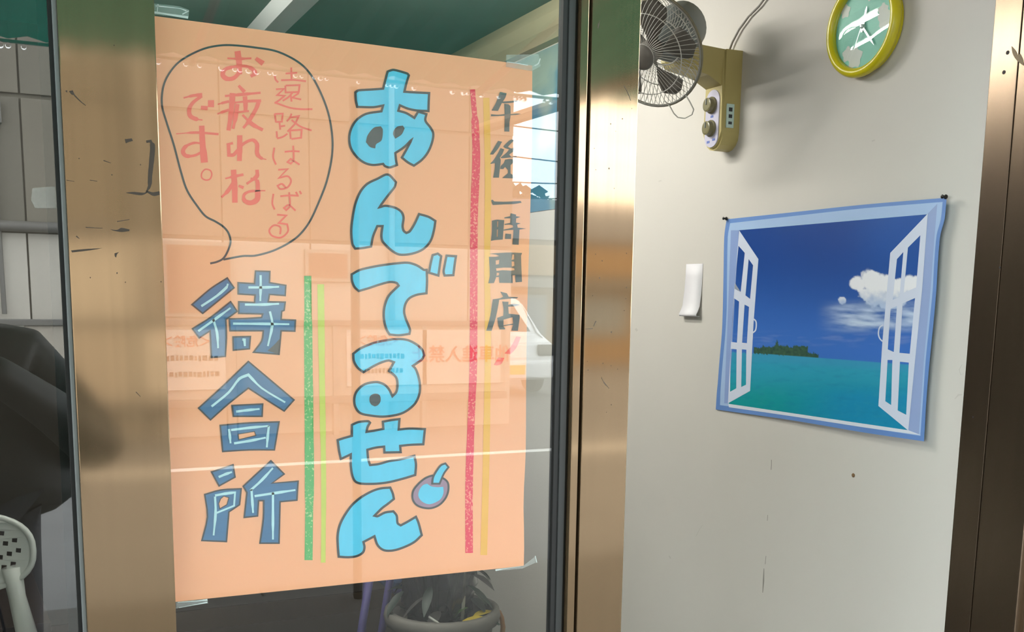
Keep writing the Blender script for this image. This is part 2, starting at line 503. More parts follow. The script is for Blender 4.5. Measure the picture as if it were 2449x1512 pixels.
# ------------------------------------------------------------------ neighbouring window left of the door
win = thing('window_1', (-0.6, 0, 0.02), kind='structure')
MB().bbox(0.0550, 0.0607, -0.0165, 0.012, 0.02, ZT, 0.0012).build('glazing_bead', M_BEAD, win)
MB().box(0.0500, 0.0550, -0.0095, 0.006, 0.02, ZT).build('gasket', M_GASKET, win)
MB().box(-1.23, 0.0505, -0.0060, -0.0015, 0.10, 2.07).build('glass_pane', M_FILMGLASS, win)
MB().box(0.0385, 0.0500, 0.010, 0.018, 0.10, 2.07).build('inner_seal', mat('inner_seal', (0.03, 0.03, 0.028), 0.7), win)
MB().bbox(-1.35, -1.23, YF, 0.015, 0.02, ZT, 0.001).build('left_stile', M_BRONZE, win)
MB().bbox(-1.23, 0.055, YF, 0.015, 2.07, ZT, 0.001).build('top_rail', M_BRONZE, win)
MB().bbox(-1.23, 0.055, YF, 0.015, 0.02, 0.10, 0.001).build('bottom_rail', M_BRONZE, win)

# ------------------------------------------------------------------ hand-lettered orange poster behind the door glass
PAPER = S(238, 168, 128)
M_PAPER = mat('orange_paper', PAPER, 0.55, 0, 0.03, 5.0)
M_CYAN = mat('cyan_poster_paint', S(84, 190, 224), 0.5, 0, 0.10, 22.0, stretch=(3, 1, 1))
M_INK = mat('black_marker', S(52, 58, 62), 0.5)
M_INKFILL = mat('black_marker_fill', S(70, 76, 78), 0.5, 0, 0.15, 30)
M_BLUE = mat('blue_poster_paint', S(58, 108, 150), 0.5, 0, 0.22, 20.0, stretch=(1, 1, 3))
M_HILITE = mat('pale_blue_chalk', S(176, 214, 222), 0.6, 0, 0.12, 60)
M_REDPEN = mat('red_marker', S(236, 106, 92), 0.5, 0, 0.06, 20)
M_BLACKPEN = mat('black_brush_pen', S(76, 82, 82), 0.5, 0, 0.16, 25)
M_PURPLE = mat('mauve_paint', S(150, 120, 142), 0.5, 0, 0.1, 20)
M_REDCRAY = speck_mat('red_crayon', S(222, 52, 78), S(240, 140, 126), 0.415)
M_GREENCRAY = speck_mat('green_crayon', S(88, 168, 98), S(176, 198, 142), 0.405)
M_LIME = mat('lime_marker', S(194, 200, 92), 0.5, 0, 0.06, 20)
M_YELLOW = mat('yellow_marker', S(230, 170, 72), 0.5, 0, 0.08, 20)

sheetP = Sheet((0, 0.0, 0), (0, -1, 0))
tl, tr_, br, bl = pY(368, 38, 0), pY(1273, 157, 0), pY(1252, 1354, 0), pY(420, 1440, 0)
pv = []
edge_n = 24
for k in range(edge_n + 1):
    t = k / edge_n
    L = tl.lerp(bl, t); Rr = tr_.lerp(br, t)
    Rr = Rr + Vector((-0.0035 * math.exp(-((t - 0.86) / 0.07) ** 2) + 0.0015 * math.sin(t * 9), 0, 0))
    pv += [L + Vector((-0.006, 0, 0)), Rr]
pv_front = [Vector((p.x, 0.0, p.z)) for p in pv]
pv_back = [Vector((p.x, 0.0004, p.z)) for p in pv]
n2 = len(pv)
pf = []
for k in range(edge_n):
    a = 2 * k
    pf.append((a, a + 2, a + 3, a + 1)); pf.append((n2 + a, n2 + a + 1, n2 + a + 3, n2 + a + 2))
    pf.append((a, n2 + a, n2 + a + 2, a + 2)); pf.append((a + 1, a + 3, n2 + a + 3, n2 + a + 1))
pf.append((0, 1, n2 + 1, n2)); pf.append((n2 - 2, 2 * n2 - 2, 2 * n2 - 1, n2 - 1))
poster = make('handwritten_poster', pv_front + pv_back, pf, M_PAPER, label='orange paper poster with large cyan hand-painted Japanese letters behind the door glass', cat='poster')

L1, L2, L3 = 0.00025, 0.0005, 0.00075
cA, cB, cC, cD, cE = crop(350, 80, 2.606), crop(430, 620, 2.0425), crop(780, 140, 3.0235), crop(780, 590, 3.688), crop(780, 980, 3.979)
cF, cP, cQ = crop(1080, 180, 2.1), crop(1150, 210, 6.046), crop(1150, 460, 4.2)

def painted_letter(outlines, darks=(), label=None, fill=M_CYAN, lw=5.4, cov=None):
    o = None
    polys = [smooth_poly(p) for p in outlines]
    o = ink_fill(sheetP, [(p, []) for p in polys], L1).build('painted_letter', fill, poster)
    ink_line(sheetP, [(p, lw, True) for p in polys], L2).build('outline', M_INK, o)
    if darks:
        ink_fill(sheetP, [(smooth_poly(p), []) for p in darks], L2).build('dark_counter', M_INKFILL, o)
    return o

painted_letter([cC([(455,90),(490,82),(585,108),(598,122),(580,180),(566,240),(620,244),(745,250),(742,310),(740,380),(650,375),(590,362),(533,338),(522,378),(580,395),(638,430),(665,385),(725,402),(718,450),(755,500),(775,545),(765,610),(735,680),(690,735),(635,775),(590,750),(548,716),(580,660),(622,582),(565,640),(500,684),(505,730),(512,770),(460,788),(425,778),(412,762),(340,770),(280,755),(225,715),(180,650),(167,580),(180,510),(220,445),(290,400),(400,382),(412,340),(340,352),(225,350),(215,300),(212,245),(235,230),(330,224),(412,218),(430,150),(445,95)])],
    [cC([(345,500),(395,490),(410,515),(402,590),(362,620),(355,650),(318,640),(288,605),(300,555)]), cC([(515,492),(555,485),(568,505),(545,550),(500,580),(485,550),(490,520)])])
painted_letter([cC([(375,868),(430,840),(460,845),(505,895),(495,930),(440,1000),(383,1078),(430,1065),(500,1080),(545,1110),(560,1150),(553,1210),(560,1245),(580,1262),(605,1250),(640,1195),(672,1125),(740,1145),(790,1175),(780,1240),(755,1320),(700,1380),(620,1412),(530,1418),(470,1385),(410,1325),(400,1280),(408,1212),(370,1212),(340,1285),(325,1360),(270,1370),(210,1375),(190,1340),(182,1240),(195,1130),(215,1040),(250,960),(300,905)])])
painted_letter([cD([(225,245),(300,205),(430,175),(560,155),(620,148),(720,142),(800,165),(862,205),(886,205),(890,300),(885,412),(800,425),(735,455),(700,505),(688,570),(700,630),(725,690),(740,735),(735,770),(640,782),(560,775),(535,735),(515,670),(508,590),(520,510),(555,430),(640,345),(620,320),(560,312),(470,335),(380,365),(288,392),(250,355),(228,300)]),
    cD([(940,75),(985,62),(1015,85),(1005,150),(990,255),(908,230),(922,150)]), cD([(1062,80),(1145,85),(1135,150),(1122,252),(1045,255),(1036,220),(1050,140)])])
painted_letter([cD([(240,945),(300,900),(420,850),(540,825),(630,815),(720,825),(800,865),(848,910),(865,960),(840,1000),(765,1052),(790,1080),(815,1150),(828,1230),(820,1310),(780,1390),(700,1455),(620,1485),(500,1500),(390,1490),(300,1468),(255,1405),(250,1330),(275,1270),(340,1215),(440,1195),(510,1215),(555,1260),(585,1320),(620,1280),(630,1210),(615,1150),(555,1098),(598,1020),(550,1005),(480,1025),(400,1065),(330,1108),(280,1070),(245,1010)])],
    [cD([(435,1297),(465,1305),(480,1330),(478,1370),(455,1400),(430,1410),(400,1395),(383,1365),(385,1325),(405,1305)])])
painted_letter([cE([(245,145),(310,118),(400,110),(418,125),(395,165),(385,212),(460,200),(545,183),(540,115),(620,100),(698,90),(690,190),(790,180),(940,185),(925,330),(800,335),(705,345),(710,405),(555,408),(552,352),(470,362),(392,382),(400,470),(418,528),(500,518),(600,490),(700,475),(840,440),(855,520),(848,622),(740,655),(600,690),(480,705),(340,705),(280,685),(250,630),(235,530),(235,425),(140,470),(125,400),(110,290),(180,268),(245,250)])])
painted_letter([cE([(440,775),(520,750),(610,742),(635,800),(645,850),(590,895),(530,940),(460,1010),(490,1015),(560,980),(640,968),(672,1010),(680,1080),(710,1102),(770,1070),(855,1020),(880,1080),(910,1195),(840,1260),(740,1310),(640,1340),(550,1338),(490,1290),(460,1205),(355,1260),(365,1310),(350,1360),(290,1395),(210,1405),(120,1400),(112,1300),(110,1200),(130,1100),(180,1000),(250,905),(340,830)])])
# small cherry-like drawing
ch = ink_fill(sheetP, [(smooth_poly(cE([(1010,628),(940,655),(875,710),(828,775),(823,850),(858,905),(920,933),(1000,938),(1080,905),(1138,840),(1163,770),(1160,700),(1125,660),(1060,635)])), [])], L1).build('painted_cherry', M_PURPLE, poster)
ink_line(sheetP, [(smooth_poly(cE([(1010,628),(940,655),(875,710),(828,775),(823,850),(858,905),(920,933),(1000,938),(1080,905),(1138,840),(1163,770),(1160,700),(1125,660),(1060,635)])), 4.6, True)], L2).build('outline', M_INK, ch)
ink_fill(sheetP, [(smooth_poly(cE([(960,705),(1000,730),(1060,738),(1115,735),(1115,800),(1080,860),(990,900),(920,880),(880,830),(885,770),(920,720)])), [])], L2).build('cyan_centre', M_CYAN, ch)
stem = smooth_poly(cE([(1135,512),(1165,548),(1120,610),(1080,705),(1010,705),(1020,640),(1060,570),(1095,528)]))
st = ink_fill(sheetP, [(stem, [])], L2 + 0.0001).build('stem', M_CYAN, ch)
ink_line(sheetP, [(stem, 4.4, True)], L3).build('stem_outline', M_INK, ch)

def blue_letter(outlines, holes, hil, dark=None):
    polys = [smooth_poly(cB(p), True, 3, 30) for p in outlines]; hs = [[cB(h) for h in hh] for hh in holes]
    o = ink_fill(sheetP, list(zip(polys, hs)), L1).build('painted_letter', M_BLUE, poster)
    ink_line(sheetP, [(p, 3.6, True) for p in polys] + [(h, 2.0, True) for hh in hs for h in hh], L2).build('outline', M_INK, o)
    ink_line(sheetP, [(smooth_poly(cB(h), False, 3, 60), [5.5, 6.6, 4.4], False) for h in hil], L3).build('highlight_stroke', M_HILITE, o)
    if dark: ink_fill(sheetP, [(cB(dark), [])], L2).build('dark_corner', M_INKFILL, o)
    return o
blue_letter([[(60,222),(150,145),(232,92),(265,140),(180,210),(112,265)],
    [(62,340),(150,285),(248,208),(280,255),(225,295),(228,380),(222,475),(155,480),(148,350),(95,385)],
    [(370,58),(440,60),(438,115),(518,128),(515,178),(438,172),(432,208),(515,210),(510,250),(498,255),(495,295),(565,298),(562,352),(495,350),(485,465),(360,455),(400,400),(408,350),(245,350),(242,292),(320,290),(400,285),(405,268),(288,265),(288,208),(365,212),(368,175),(285,170),(285,115),(365,120)],
    [(260,380),(345,378),(340,438),(262,445)]], [[], [], [], []],
    [[(105,230),(180,180),(228,138),(235,120)],[(90,352),(170,295),(248,238)],[(163,292),(182,360),(187,435)],[(395,78),(395,140),(393,205)],[(335,138),(410,138),(485,135)],[(318,222),(400,222),(485,218)],[(440,255),(452,320),(430,425)],[(260,315),(400,316),(535,318)],[(305,392),(316,394),(318,425)]],
    [(428,448),(460,420),(492,385),(485,465)])
blue_letter([[(335,500),(430,580),(558,688),(510,742),(420,685),(335,630),(240,705),(150,785),(92,728),(200,630)], [(255,715),(405,708),(402,768),(262,768)], [(198,812),(340,800),(485,795),(462,932),(340,932),(210,940)]],
    [[], [], [[(285,855),(365,842),(372,862),(288,882)]]],
    [[(155,720),(240,650),(290,585),(335,565),(400,630),(515,700)],[(275,745),(330,738),(390,732)],[(240,830),(244,860),(248,900)],[(250,835),(340,824),(435,815)],[(435,815),(430,860),(425,920)],[(265,900),(340,888),(420,872)]])
blue_letter([[(155,1040),(260,1005),(270,1065),(192,1108)], [(122,1150),(200,1128),(300,1122),(292,1200),(240,1235),(228,1380),(108,1375),(135,1260)], [(310,1110),(380,1045),(445,985),(510,1050),(450,1095),(578,1085),(572,1178),(490,1185),(485,1388),(392,1388),(408,1270),(410,1180),(385,1180),(380,1255),(315,1262),(328,1140)]],
    [[], [[(190,1195),(200,1170),(215,1158),(240,1165),(230,1200),(195,1220)]], []],
    [[(190,1065),(225,1050),(255,1040)],[(172,1155),(220,1146),(270,1140),(265,1205),(180,1240)],[(172,1160),(175,1240),(165,1350)],[(345,1130),(400,1080),(455,1020)],[(350,1125),(354,1180),(358,1240)],[(365,1158),(465,1143),(565,1128)],[(455,1140),(455,1260),(455,1370)]])

# ruled crayon and marker lines
def ruled(name, pts, w, m): return ink_line(sheetP, [(smooth_poly(pts, False, 6, 90), w, False)], L1).build(name, m, poster)
ruled('green_line', [(736, 660), (737, 800), (739, 1000), (740, 1150), (738, 1340)], [17, 20, 21, 22, 19], M_GREENCRAY)
ruled('lime_line', [(767, 680), (770, 900), (774, 1150), (773, 1346)], [16, 14, 12, 11], M_LIME)
ruled('red_line', [(1130, 214), (1136, 290), (1139, 380), (1134, 510), (1133, 656), (1132, 870), (1127, 1000), (1122, 1158), (1122, 1323)], [12, 18, 19, 18, 18, 18, 17, 18, 18], M_REDCRAY)
ruled('yellow_line', [(1163, 234), (1167, 420), (1165, 640), (1167, 780), (1166, 910), (1162, 1133), (1157, 1328)], [15, 15, 14, 15, 15, 16, 16], M_YELLOW)

# speech bubble
ink_line(sheetP, [(smooth_poly(cA([(398,1434),(440,1424),(478,1404),(505,1362),(525,1300),(512,1245),(480,1205),(430,1172),(370,1140),(320,1080),(255,980),(215,860),(170,690),(125,550),(98,450),(102,350),(130,270),(190,190),(270,135),(370,92),(470,74),(560,75),(680,88),(800,108),(900,150),(980,205),(1040,280),(1100,400),(1140,520),(1160,660),(1155,780),(1125,920),(1080,1040),(1020,1170),(960,1250),(890,1305),(790,1355),(680,1385),(600,1388),(480,1410)]), False, 6, 70), 4.8, False)], L1).build('speech_bubble', M_INK, poster)

def red_writing(strokes):
    return ink_line(sheetP, [(smooth_poly(cA(p), False, 4, 75), [x / 2.606 for x in (w if isinstance(w, (list, tuple)) else [w])] * (1 if isinstance(w, (list, tuple)) else 2), False) for p, w in strokes], L1)
def writing(strokes, layered=True):
    mb = MB()
    for i, s in enumerate(strokes):   # each stroke a hair above the one before
        q = ink_line(sheetP, [(smooth_poly(cA(s[0]), False, 4, 75), [x / 2.606 for x in (s[1] if isinstance(s[1], (list, tuple)) else (s[1], s[1]))], False)], L1 + 0.00001 * i)
        mb.add(q.v, q.f)
    return mb.build('red_character', M_REDPEN, poster)
T = 11
writing([([(903,212),(905,290)],T),([(868,250),(940,245)],T),([(840,292),(920,290),(995,298)],T),([(868,325),(955,322),(950,365),(868,368),(866,325)],T),([(910,370),(885,398),(850,420)],T),([(900,385),(905,425)],T),([(950,372),(910,400),(965,412)],T),([(800,262),(806,288),(822,305)],T),([(808,348),(858,345),(815,385),(862,388),(830,415),(800,435)],T),([(800,430),(890,462),(960,472),(1035,472)],T)])
writing([([(800,500),(808,555)],T),([(800,502),(850,500),(845,550),(808,552)],T),([(830,555),(835,600)],T),([(835,580),(865,575)],T),([(812,610),(815,650)],T),([(815,655),(850,645),(880,625)],T),([(905,500),(895,525),(875,548)],T),([(895,525),(950,515),(925,565),(880,612)],T),([(905,540),(960,580),(1030,605)],T),([(895,600),(900,658)],T),([(900,605),(968,600),(965,650),(905,658)],T)])
writing([([(798,712),(790,770),(808,818)],T),([(862,738),(910,734),(955,736)],T),([(915,700),(918,790),(900,812),(880,802),(900,782),(955,818)],T)])
writing([([(822,850),(880,846),(825,902),(880,890),(902,920),(880,960),(835,970),(818,950),(845,938),(870,962)],T)])
writing([([(792,1000),(785,1060),(800,1098)],T),([(835,1015),(890,1010),(950,1012)],T),([(890,990),(895,1075),(872,1102),(858,1088),(888,1070),(930,1105)],T),([(932,988),(942,1008)],T),([(955,982),(966,1002)],T)])
writing([([(815,1130),(872,1135),(825,1182),(878,1190),(882,1235),(840,1272),(785,1262),(766,1228),(795,1196),(835,1208),(834,1252)],T)])
writing([([(505,155),(580,158),(655,155)],(10,18,12)),([(568,110),(578,180),(582,255)],(38,36,30)),([(590,232),(545,278),(500,282),(475,255),(495,222),(560,206),(625,205),(668,228),(675,250),(650,268)],(24,26,30,28,22,18,18,26,30,20)),([(682,155),(728,188)],(22,34))])
writing([([(575,325),(612,365)],(16,24)),([(490,390),(600,380),(712,370)],(14,20,14)),([(538,372),(530,480),(512,605)],(36,32,26)),([(445,442),(480,432),(515,424)],(8,16,16)),([(443,502),(480,488),(515,476)],(10,18,16)),([(545,432),(640,422),(715,420)],(12,18,18)),([(568,440),(556,520),(540,595)],(26,28,18)),([(614,392),(618,440),(618,490)],(28,28,24)),([(700,428),(684,470),(640,545),(604,590)],(26,24,24,16)),([(600,508),(660,566),(726,602)],(14,26,20)),([(575,490),(640,484)],12)])
writing([([(582,635),(582,715),(580,795)],(32,34,30)),([(500,692),(540,684)],(12,16)),([(512,692),(515,758),(545,756),(600,692),(660,664),(690,690),(690,745),(712,775),(748,786)],(22,22,18,18,22,26,26,20,6))])
writing([([(543,850),(550,950),(552,1055)],(34,36,34)),([(492,905),(545,892),(605,880)],(10,20,16)),([(545,925),(510,980),(468,1022)],(22,24,14)),([(575,950),(606,962)],(14,20)),([(690,850),(688,892),(625,938)],(22,26,14)),([(650,905),(690,920),(694,985),(690,1035),(650,1056),(612,1042),(610,1005),(650,984),(742,980)],(14,26,34,34,30,26,18,16,8))])
writing([([(232,402),(290,388),(348,382)],(10,18,22)),([(345,390),(292,430),(268,470),(272,512),(305,532),(350,540)],(20,22,26,28,26,8)),([(340,462),(382,466)],(24,26)),([(384,438),(422,438)],(42,44))])
writing([([(185,626),(310,618),(450,628)],(6,16,14)),([(345,575),(350,680),(362,805)],(34,36,44)),([(360,690),(300,682),(245,705),(228,738),(250,764),(310,758),(360,725)],(12,16,24,26,24,16,14))])
writing([([(378,846),(400,856),(408,880),(396,908),(370,914),(346,900),(345,872),(362,850),(378,846)],9)])

# opening-time column in black brush pen
def brush(polys):
    return ink_fill(sheetP, [(smooth_poly(p, True, 3, 35), h) for p, h in polys], L2).build('brush_character', M_BLACKPEN, poster)
brush([(cP([(280,60),(373,80),(355,140),(300,230),(248,335),(155,330),(215,225),(250,130)]), []), (cP([(300,200),(420,192),(530,185),(560,200),(400,222),(310,222)]), []), (cP([(340,230),(400,238),(428,265),(430,400),(415,500),(412,635),(340,632),(345,450)]), []), (cP([(147,382),(250,390),(342,382),(342,405),(240,408),(147,412)]), []), (cP([(430,380),(520,372),(580,376),(520,392),(430,398)]), [])])
brush([(cP([(250,768),(307,780),(250,880),(180,965),(130,965),(190,870)]), []), (cP([(285,872),(338,892),(310,960),(275,1010),(288,1050),(275,1170),(262,1300),(178,1300),(200,1180),(205,1090),(132,1102),(180,1050),(240,960)]), []), (cP([(430,752),(500,745),(440,800),(392,855),(440,880),(520,850),(470,920),(410,965),(440,1000),(520,985),(520,1000),(300,1020),(285,1010),(370,940),(410,890),(345,870),(325,850),(370,800)]), []), (cP([(350,1040),(430,1028),(500,1050),(430,1120),(430,1240),(520,1300),(500,1310),(390,1308),(310,1305),(390,1235),(392,1190),(350,1145),(325,1175),(280,1175),(290,1130),(330,1090)]), [])])
brush([(cQ([(105,80),(118,75),(135,92),(230,95),(310,92),(400,88),(410,105),(330,118),(230,122),(120,128)]), [])])
brush([(cQ([(112,285),(160,275),(235,280),(228,370),(220,475),(150,480),(103,488),(112,390)]), [cQ([(165,292),(175,290),(172,350),(164,350)]), cQ([(162,375),(172,372),(170,445),(160,450)])]), (cQ([(300,210),(355,225),(352,240),(398,248),(355,262),(352,305),(400,312),(365,325),(370,355),(455,365),(388,375),(380,528),(318,525),(325,440),(328,378),(280,380),(228,385),(228,375),(290,362),(325,352),(320,332),(290,325),(238,328),(240,318),(295,308),(298,262),(235,262),(238,252),(295,240)]), []), (cQ([(248,415),(305,420),(303,470),(243,468)]), [])])
brush([(cQ([(80,618),(180,610),(300,605),(415,610),(404,640),(413,900),(350,905),(345,832),(318,835),(320,912),(185,910),(182,850),(155,852),(132,912),(75,915),(90,830),(82,648),(150,648),(186,640),(150,626)]), [cQ([(150,685),(185,678),(182,722),(150,728)]), cQ([(318,625),(335,625),(335,674),(308,680)]), cQ([(310,694),(335,697),(338,738),(310,748)]), cQ([(152,764),(230,757),(310,758),(335,765),(340,783),(300,788),(220,783),(157,790)]), cQ([(160,808),(184,810),(182,834),(157,840)])])])
brush([(cQ([(195,998),(262,1015),(280,1050),(375,1055),(362,1065),(280,1070),(185,1080),(180,1110),(150,1260),(108,1392),(55,1392),(95,1240),(120,1075),(190,1065),(225,1050)]), []), (cQ([(215,1098),(278,1100),(275,1130),(330,1122),(395,1130),(340,1145),(275,1150),(280,1220),(388,1232),(390,1260),(372,1392),(308,1390),(325,1330),(225,1345),(245,1370),(240,1378),(190,1378),(175,1330),(165,1262),(225,1240),(228,1170)]), [cQ([(228,1280),(320,1255),(325,1320),(227,1336)])])])
ink_fill(sheetP, [(smooth_poly(cF([(325,1312),(348,1315),(325,1370),(295,1402),(266,1398),(300,1360)])), []), (smooth_poly(cF([(235,1418),(265,1420),(250,1450),(228,1458),(212,1455)])), [])], L1).build('red_exclamation_mark', M_REDPEN, poster)

# strips of clear tape at the poster corners, on the back of the glass
M_TAPE = glass_mat('clear_tape', (0.97, 0.97, 0.97), 0.06, 0.12, 0.14, (0.75, 0.78, 0.78))
M_TAPEW = mat('tape_glint', S(200, 208, 208), 0.35)
def tape(pts, glints, label):
    sh = Sheet((0, -0.0009, 0), (0, -1, 0))
    f = [sh.at(*p) for p in pts]; b = [v + Vector((0, 0.0003, 0)) for v in f]; n = len(f)
    o = make('tape', f + b, [tuple(range(n)), tuple(range(2 * n - 1, n - 1, -1))] + [(i, i + n, (i + 1) % n + n, (i + 1) % n) for i in range(n)], M_TAPE, label=label, cat='tape', group='clear tape holding the poster')
    for p, w in glints:
        ink_line(sh, [(p, w, False)], 0.0003).build('painted_glint', M_TAPEW, o)  # glints on the glossy tape, put in as pale strips of colour
tape([(367, 8), (430, 15), (452, 24), (451, 44), (367, 34)], [([(368, 29), (400, 34), (450, 42)], [5, 4, 6]), ([(372, 14), (430, 20), (446, 26)], [3, 1.5, 3]), ([(436, 34), (452, 26)], [3, 2]), ([(378, 10), (376, 28)], [2, 2])], 'clear tape above the top left corner of the orange poster')
tape([(1211, 131), (1288, 130), (1293, 158), (1272, 170), (1210, 160)], [([(1212, 148), (1240, 152), (1262, 156)], [1.5, 2, 2]), ([(1278, 158), (1288, 152), (1292, 140)], [3, 2, 1.5])], 'clear tape above the top right corner of the orange poster')
tape([(421, 1440), (496, 1433), (498, 1443), (440, 1452), (421, 1456)], [([(425, 1441), (470, 1438), (496, 1435)], [1.5, 2, 4]), ([(428, 1454), (460, 1448), (496, 1441)], [1.5, 1.5, 3])], 'clear tape under the bottom left corner of the orange poster')
tape([(1184, 1362), (1252, 1353), (1282, 1330), (1284, 1345), (1250, 1360), (1186, 1366)], [([(1185, 1364), (1210, 1360), (1245, 1355)], [4, 1.5, 1]), ([(1280, 1330), (1284, 1346)], [2, 2])], 'clear tape at the bottom right corner of the orange poster')
# pale tape patch on the left window
shW = Sheet((0, -0.0064, 0), (0, -1, 0))
f = [shW.at(*p) for p in [(78, 450), (132, 446), (136, 498), (84, 498), (74, 478)]]; b = [v + Vector((0, 0.0003, 0)) for v in f]
make('tape', f + b, [(0, 1, 2, 3, 4), (9, 8, 7, 6, 5)] + [(i, i + 5, (i + 1) % 5 + 5, (i + 1) % 5) for i in range(5)], glass_mat('pale_tape', (0.9, 0.9, 0.9), 0.05, 0.25, 0.14, (0.7, 0.7, 0.66)), label='whitish square tape patch on the left window beside the frame', cat='tape')

# ------------------------------------------------------------------ side wall: window-view poster
def lerp3(a, b, t): return tuple(a[i] + (b[i] - a[i]) * t for i in range(3))
def sstep(a, b, x):
    t = max(0.0, min(1.0, (x - a) / (b - a))); return t * t * (3 - 2 * t)
def fbm(x, y, o=4, z=0.0):
    s = 0; a = 0.5
    for i in range(o):
        s += a * noise.noise(Vector((x, y, z + i * 7.3))); x *= 2; y *= 2; a *= 0.5
    return s
cS = crop(1600, 440, 2.3625)
sheetS = Sheet((XW - 0.003, 0.885, 1.4), (-1.0, 0.0175, 0))
out_sea = smooth_poly(cS([(325,200),(700,160),(1100,117),(1568,78),(1556,200),(1532,290),(1518,450),(1510,600),(1492,800),(1472,1000),(1455,1200),(1440,1455),(1100,1405),(700,1337),(264,1275),(270,1180),(275,1130),(285,1000),(298,850),(304,700),(308,500),(312,300)]), True, 4, 40)
nS = sheetS.n
fr = [sheetS.at(p.x, p.y, 0.0) for p in out_sea]
bk = [v - nS * 0.0006 for v in fr]
tris = tessellate_polygon([[Vector((p.x, p.y, 0)) for p in out_sea]])
N = len(fr)
M_BORDER = mat('poster_border_blue', S(104, 142, 204), 0.45, 0, 0.10, 6.0)
sea = make('window_view_poster', fr + bk, [tuple(t) for t in tris] + [tuple(i + N for i in reversed(t)) for t in tris] + [(i, (i + 1) % N, (i + 1) % N + N, i + N) for i in range(N)], M_BORDER, label='glossy poster of an open white window onto a tropical sea pinned on the wall', cat='poster')
bm = bmesh.new(); bm.from_mesh(sea.data); bmesh.ops.recalc_face_normals(bm, faces=bm.faces); bm.to_mesh(sea.data); bm.free()
# printed light-blue window frame
ink_fill(sheetS, [(smooth_poly(cS([(345,222),(700,182),(1100,138),(1546,102),(1536,200),(1512,290),(1498,450),(1490,600),(1470,800),(1450,1000),(1436,1200),(1420,1424),(1100,1375),(700,1308),(288,1250),(292,1150),(304,1000),(318,850),(326,700),(328,500),(332,300)]), True, 4, 40), [])], 0.0002).build('printed_frame', mat('frame_light_blue', S(166, 194, 230), 0.45, 0, 0.06, 6), sea)
ink_fill(sheetS, [(cS([(1460,170),(1516,112),(1500,300),(1478,600),(1440,1000),(1412,1415),(1345,1388)]), [])], 0.0003).build('printed_frame_shade', mat('frame_periwinkle', S(150, 170, 214), 0.45, 0, 0.08, 6), sea)
ink_fill(sheetS, [(cS([(350,262),(398,262),(345,1242),(312,1240),(330,800)]), [])], 0.0003).build('printed_frame_shade', mat('frame_periwinkle_left', S(140, 164, 214), 0.45, 0, 0.08, 6), sea)
ink_fill(sheetS, [(cS([(335,1240),(700,1292),(1100,1352),(1340,1388),(1425,1420),(1100,1376),(700,1314),(338,1262)]), [])], 0.0004).build('printed_sill', mat('sill_white', S(222, 228, 240), 0.45), sea)

def horizon(u): return 948 + (u - 340) * 0.073
def sea_colour(u, v):
    h = horizon(u)
    if v < h + 1.5 * fbm(u * .1, 0):
        t = sstep(180, 960, v)
        c = lerp3(S(4, 62, 138), S(58, 112, 196), t * t)
        c = lerp3(c, S(0, 84, 168), 0.7 * sstep(900, 1300, u) * (1 - t))
        # cumulus and streaks
        n = fbm(u * .012, v * .012, 5); n2 = fbm(u * .03, v * .03, 4, 3.1)
        cl = 0
        for cx_, cy_, rx, ry in ((1075, 560, 48, 40), (1140, 548, 60, 62), (1205, 570, 75, 58), (1280, 615, 85, 62), (1350, 570, 70, 50), (1400, 560, 40, 40), (1170, 620, 95, 45), (978, 660, 22, 22), (1240, 660, 110, 45)):
            d = ((u - cx_) / rx) ** 2 + ((v - cy_) / ry) ** 2
            cl = max(cl, 1 - sstep(0.75, 1.25, d + n * .9 + n2 * 1.0))
        shade = sstep(585, 690, v + 60 * n2)
        c = lerp3(c, lerp3(S(245, 246, 250), S(140, 172, 215), shade * .75), cl * .96)
        # wisps under the cumulus
        w = sstep(640, 730, v) * (1 - sstep(790, 850, v)) * sstep(820, 1050, u)
        st_ = fbm(u * .006, (v - u * .08) * .035, 4, 9.0)
        c = lerp3(c, S(200, 218, 240), max(0, min(1, w * (0.55 + 1.5 * st_))))
        lo = sstep(820, 880, v) * (1 - sstep(860, 940, v)) * max(0, fbm(u * .008, v * .05, 3, 4.0)) * 1.5
        c = lerp3(c, S(130, 150, 205), min(0.5, lo))
        # island and palms
        if 478 < u < 845:
            base = 950 + (u - 478) * 0.088
            top = base - 14 - 32 * max(0, 1 - abs(u - 640) / 190) - 26 * abs(fbm(u * .05, 1.0, 3)) * 2
            if abs(u - 610) < 12: top = min(top, 880 + abs(u - 610) * 3)
            if 700 < u < 785: top = min(top, 916 + 12 * fbm(u * .09, 5.0, 2) * 2)
            if v > top and v < base + 16:
                g = fbm(u * .07, v * .07, 3)
                c = lerp3(S(28, 62, 58), S(70, 104, 78), 0.5 + g)
            if u > 700 and base + 12 < v: c = S(190, 200, 190)
        return c
    t = sstep(h, 1380, v)
    c = lerp3(S(44, 156, 186), S(14, 150, 152), sstep(0, .75, t))
    c = lerp3(c, S(22, 138, 186), 0.85 * sstep(600, 1150, u + (v - 1000) * .4) * sstep(.05, .6, t))
    c = lerp3(c, S(60, 160, 180), 0.5 * max(0, fbm(u * .02, v * .05, 4)))
    c = lerp3(c, S(12, 116, 156), 0.6 * max(0, fbm(u * .015, v * .04, 4, 8.0)))
    c = lerp3(c, S(60, 150, 190), 0.7 * (1 - sstep(0, .06, t)))
    return c
GU, GV = 230, 210
corners = ((394, 262), (1458, 172), (1350, 1392), (338, 1243))
vs = []; cols = []
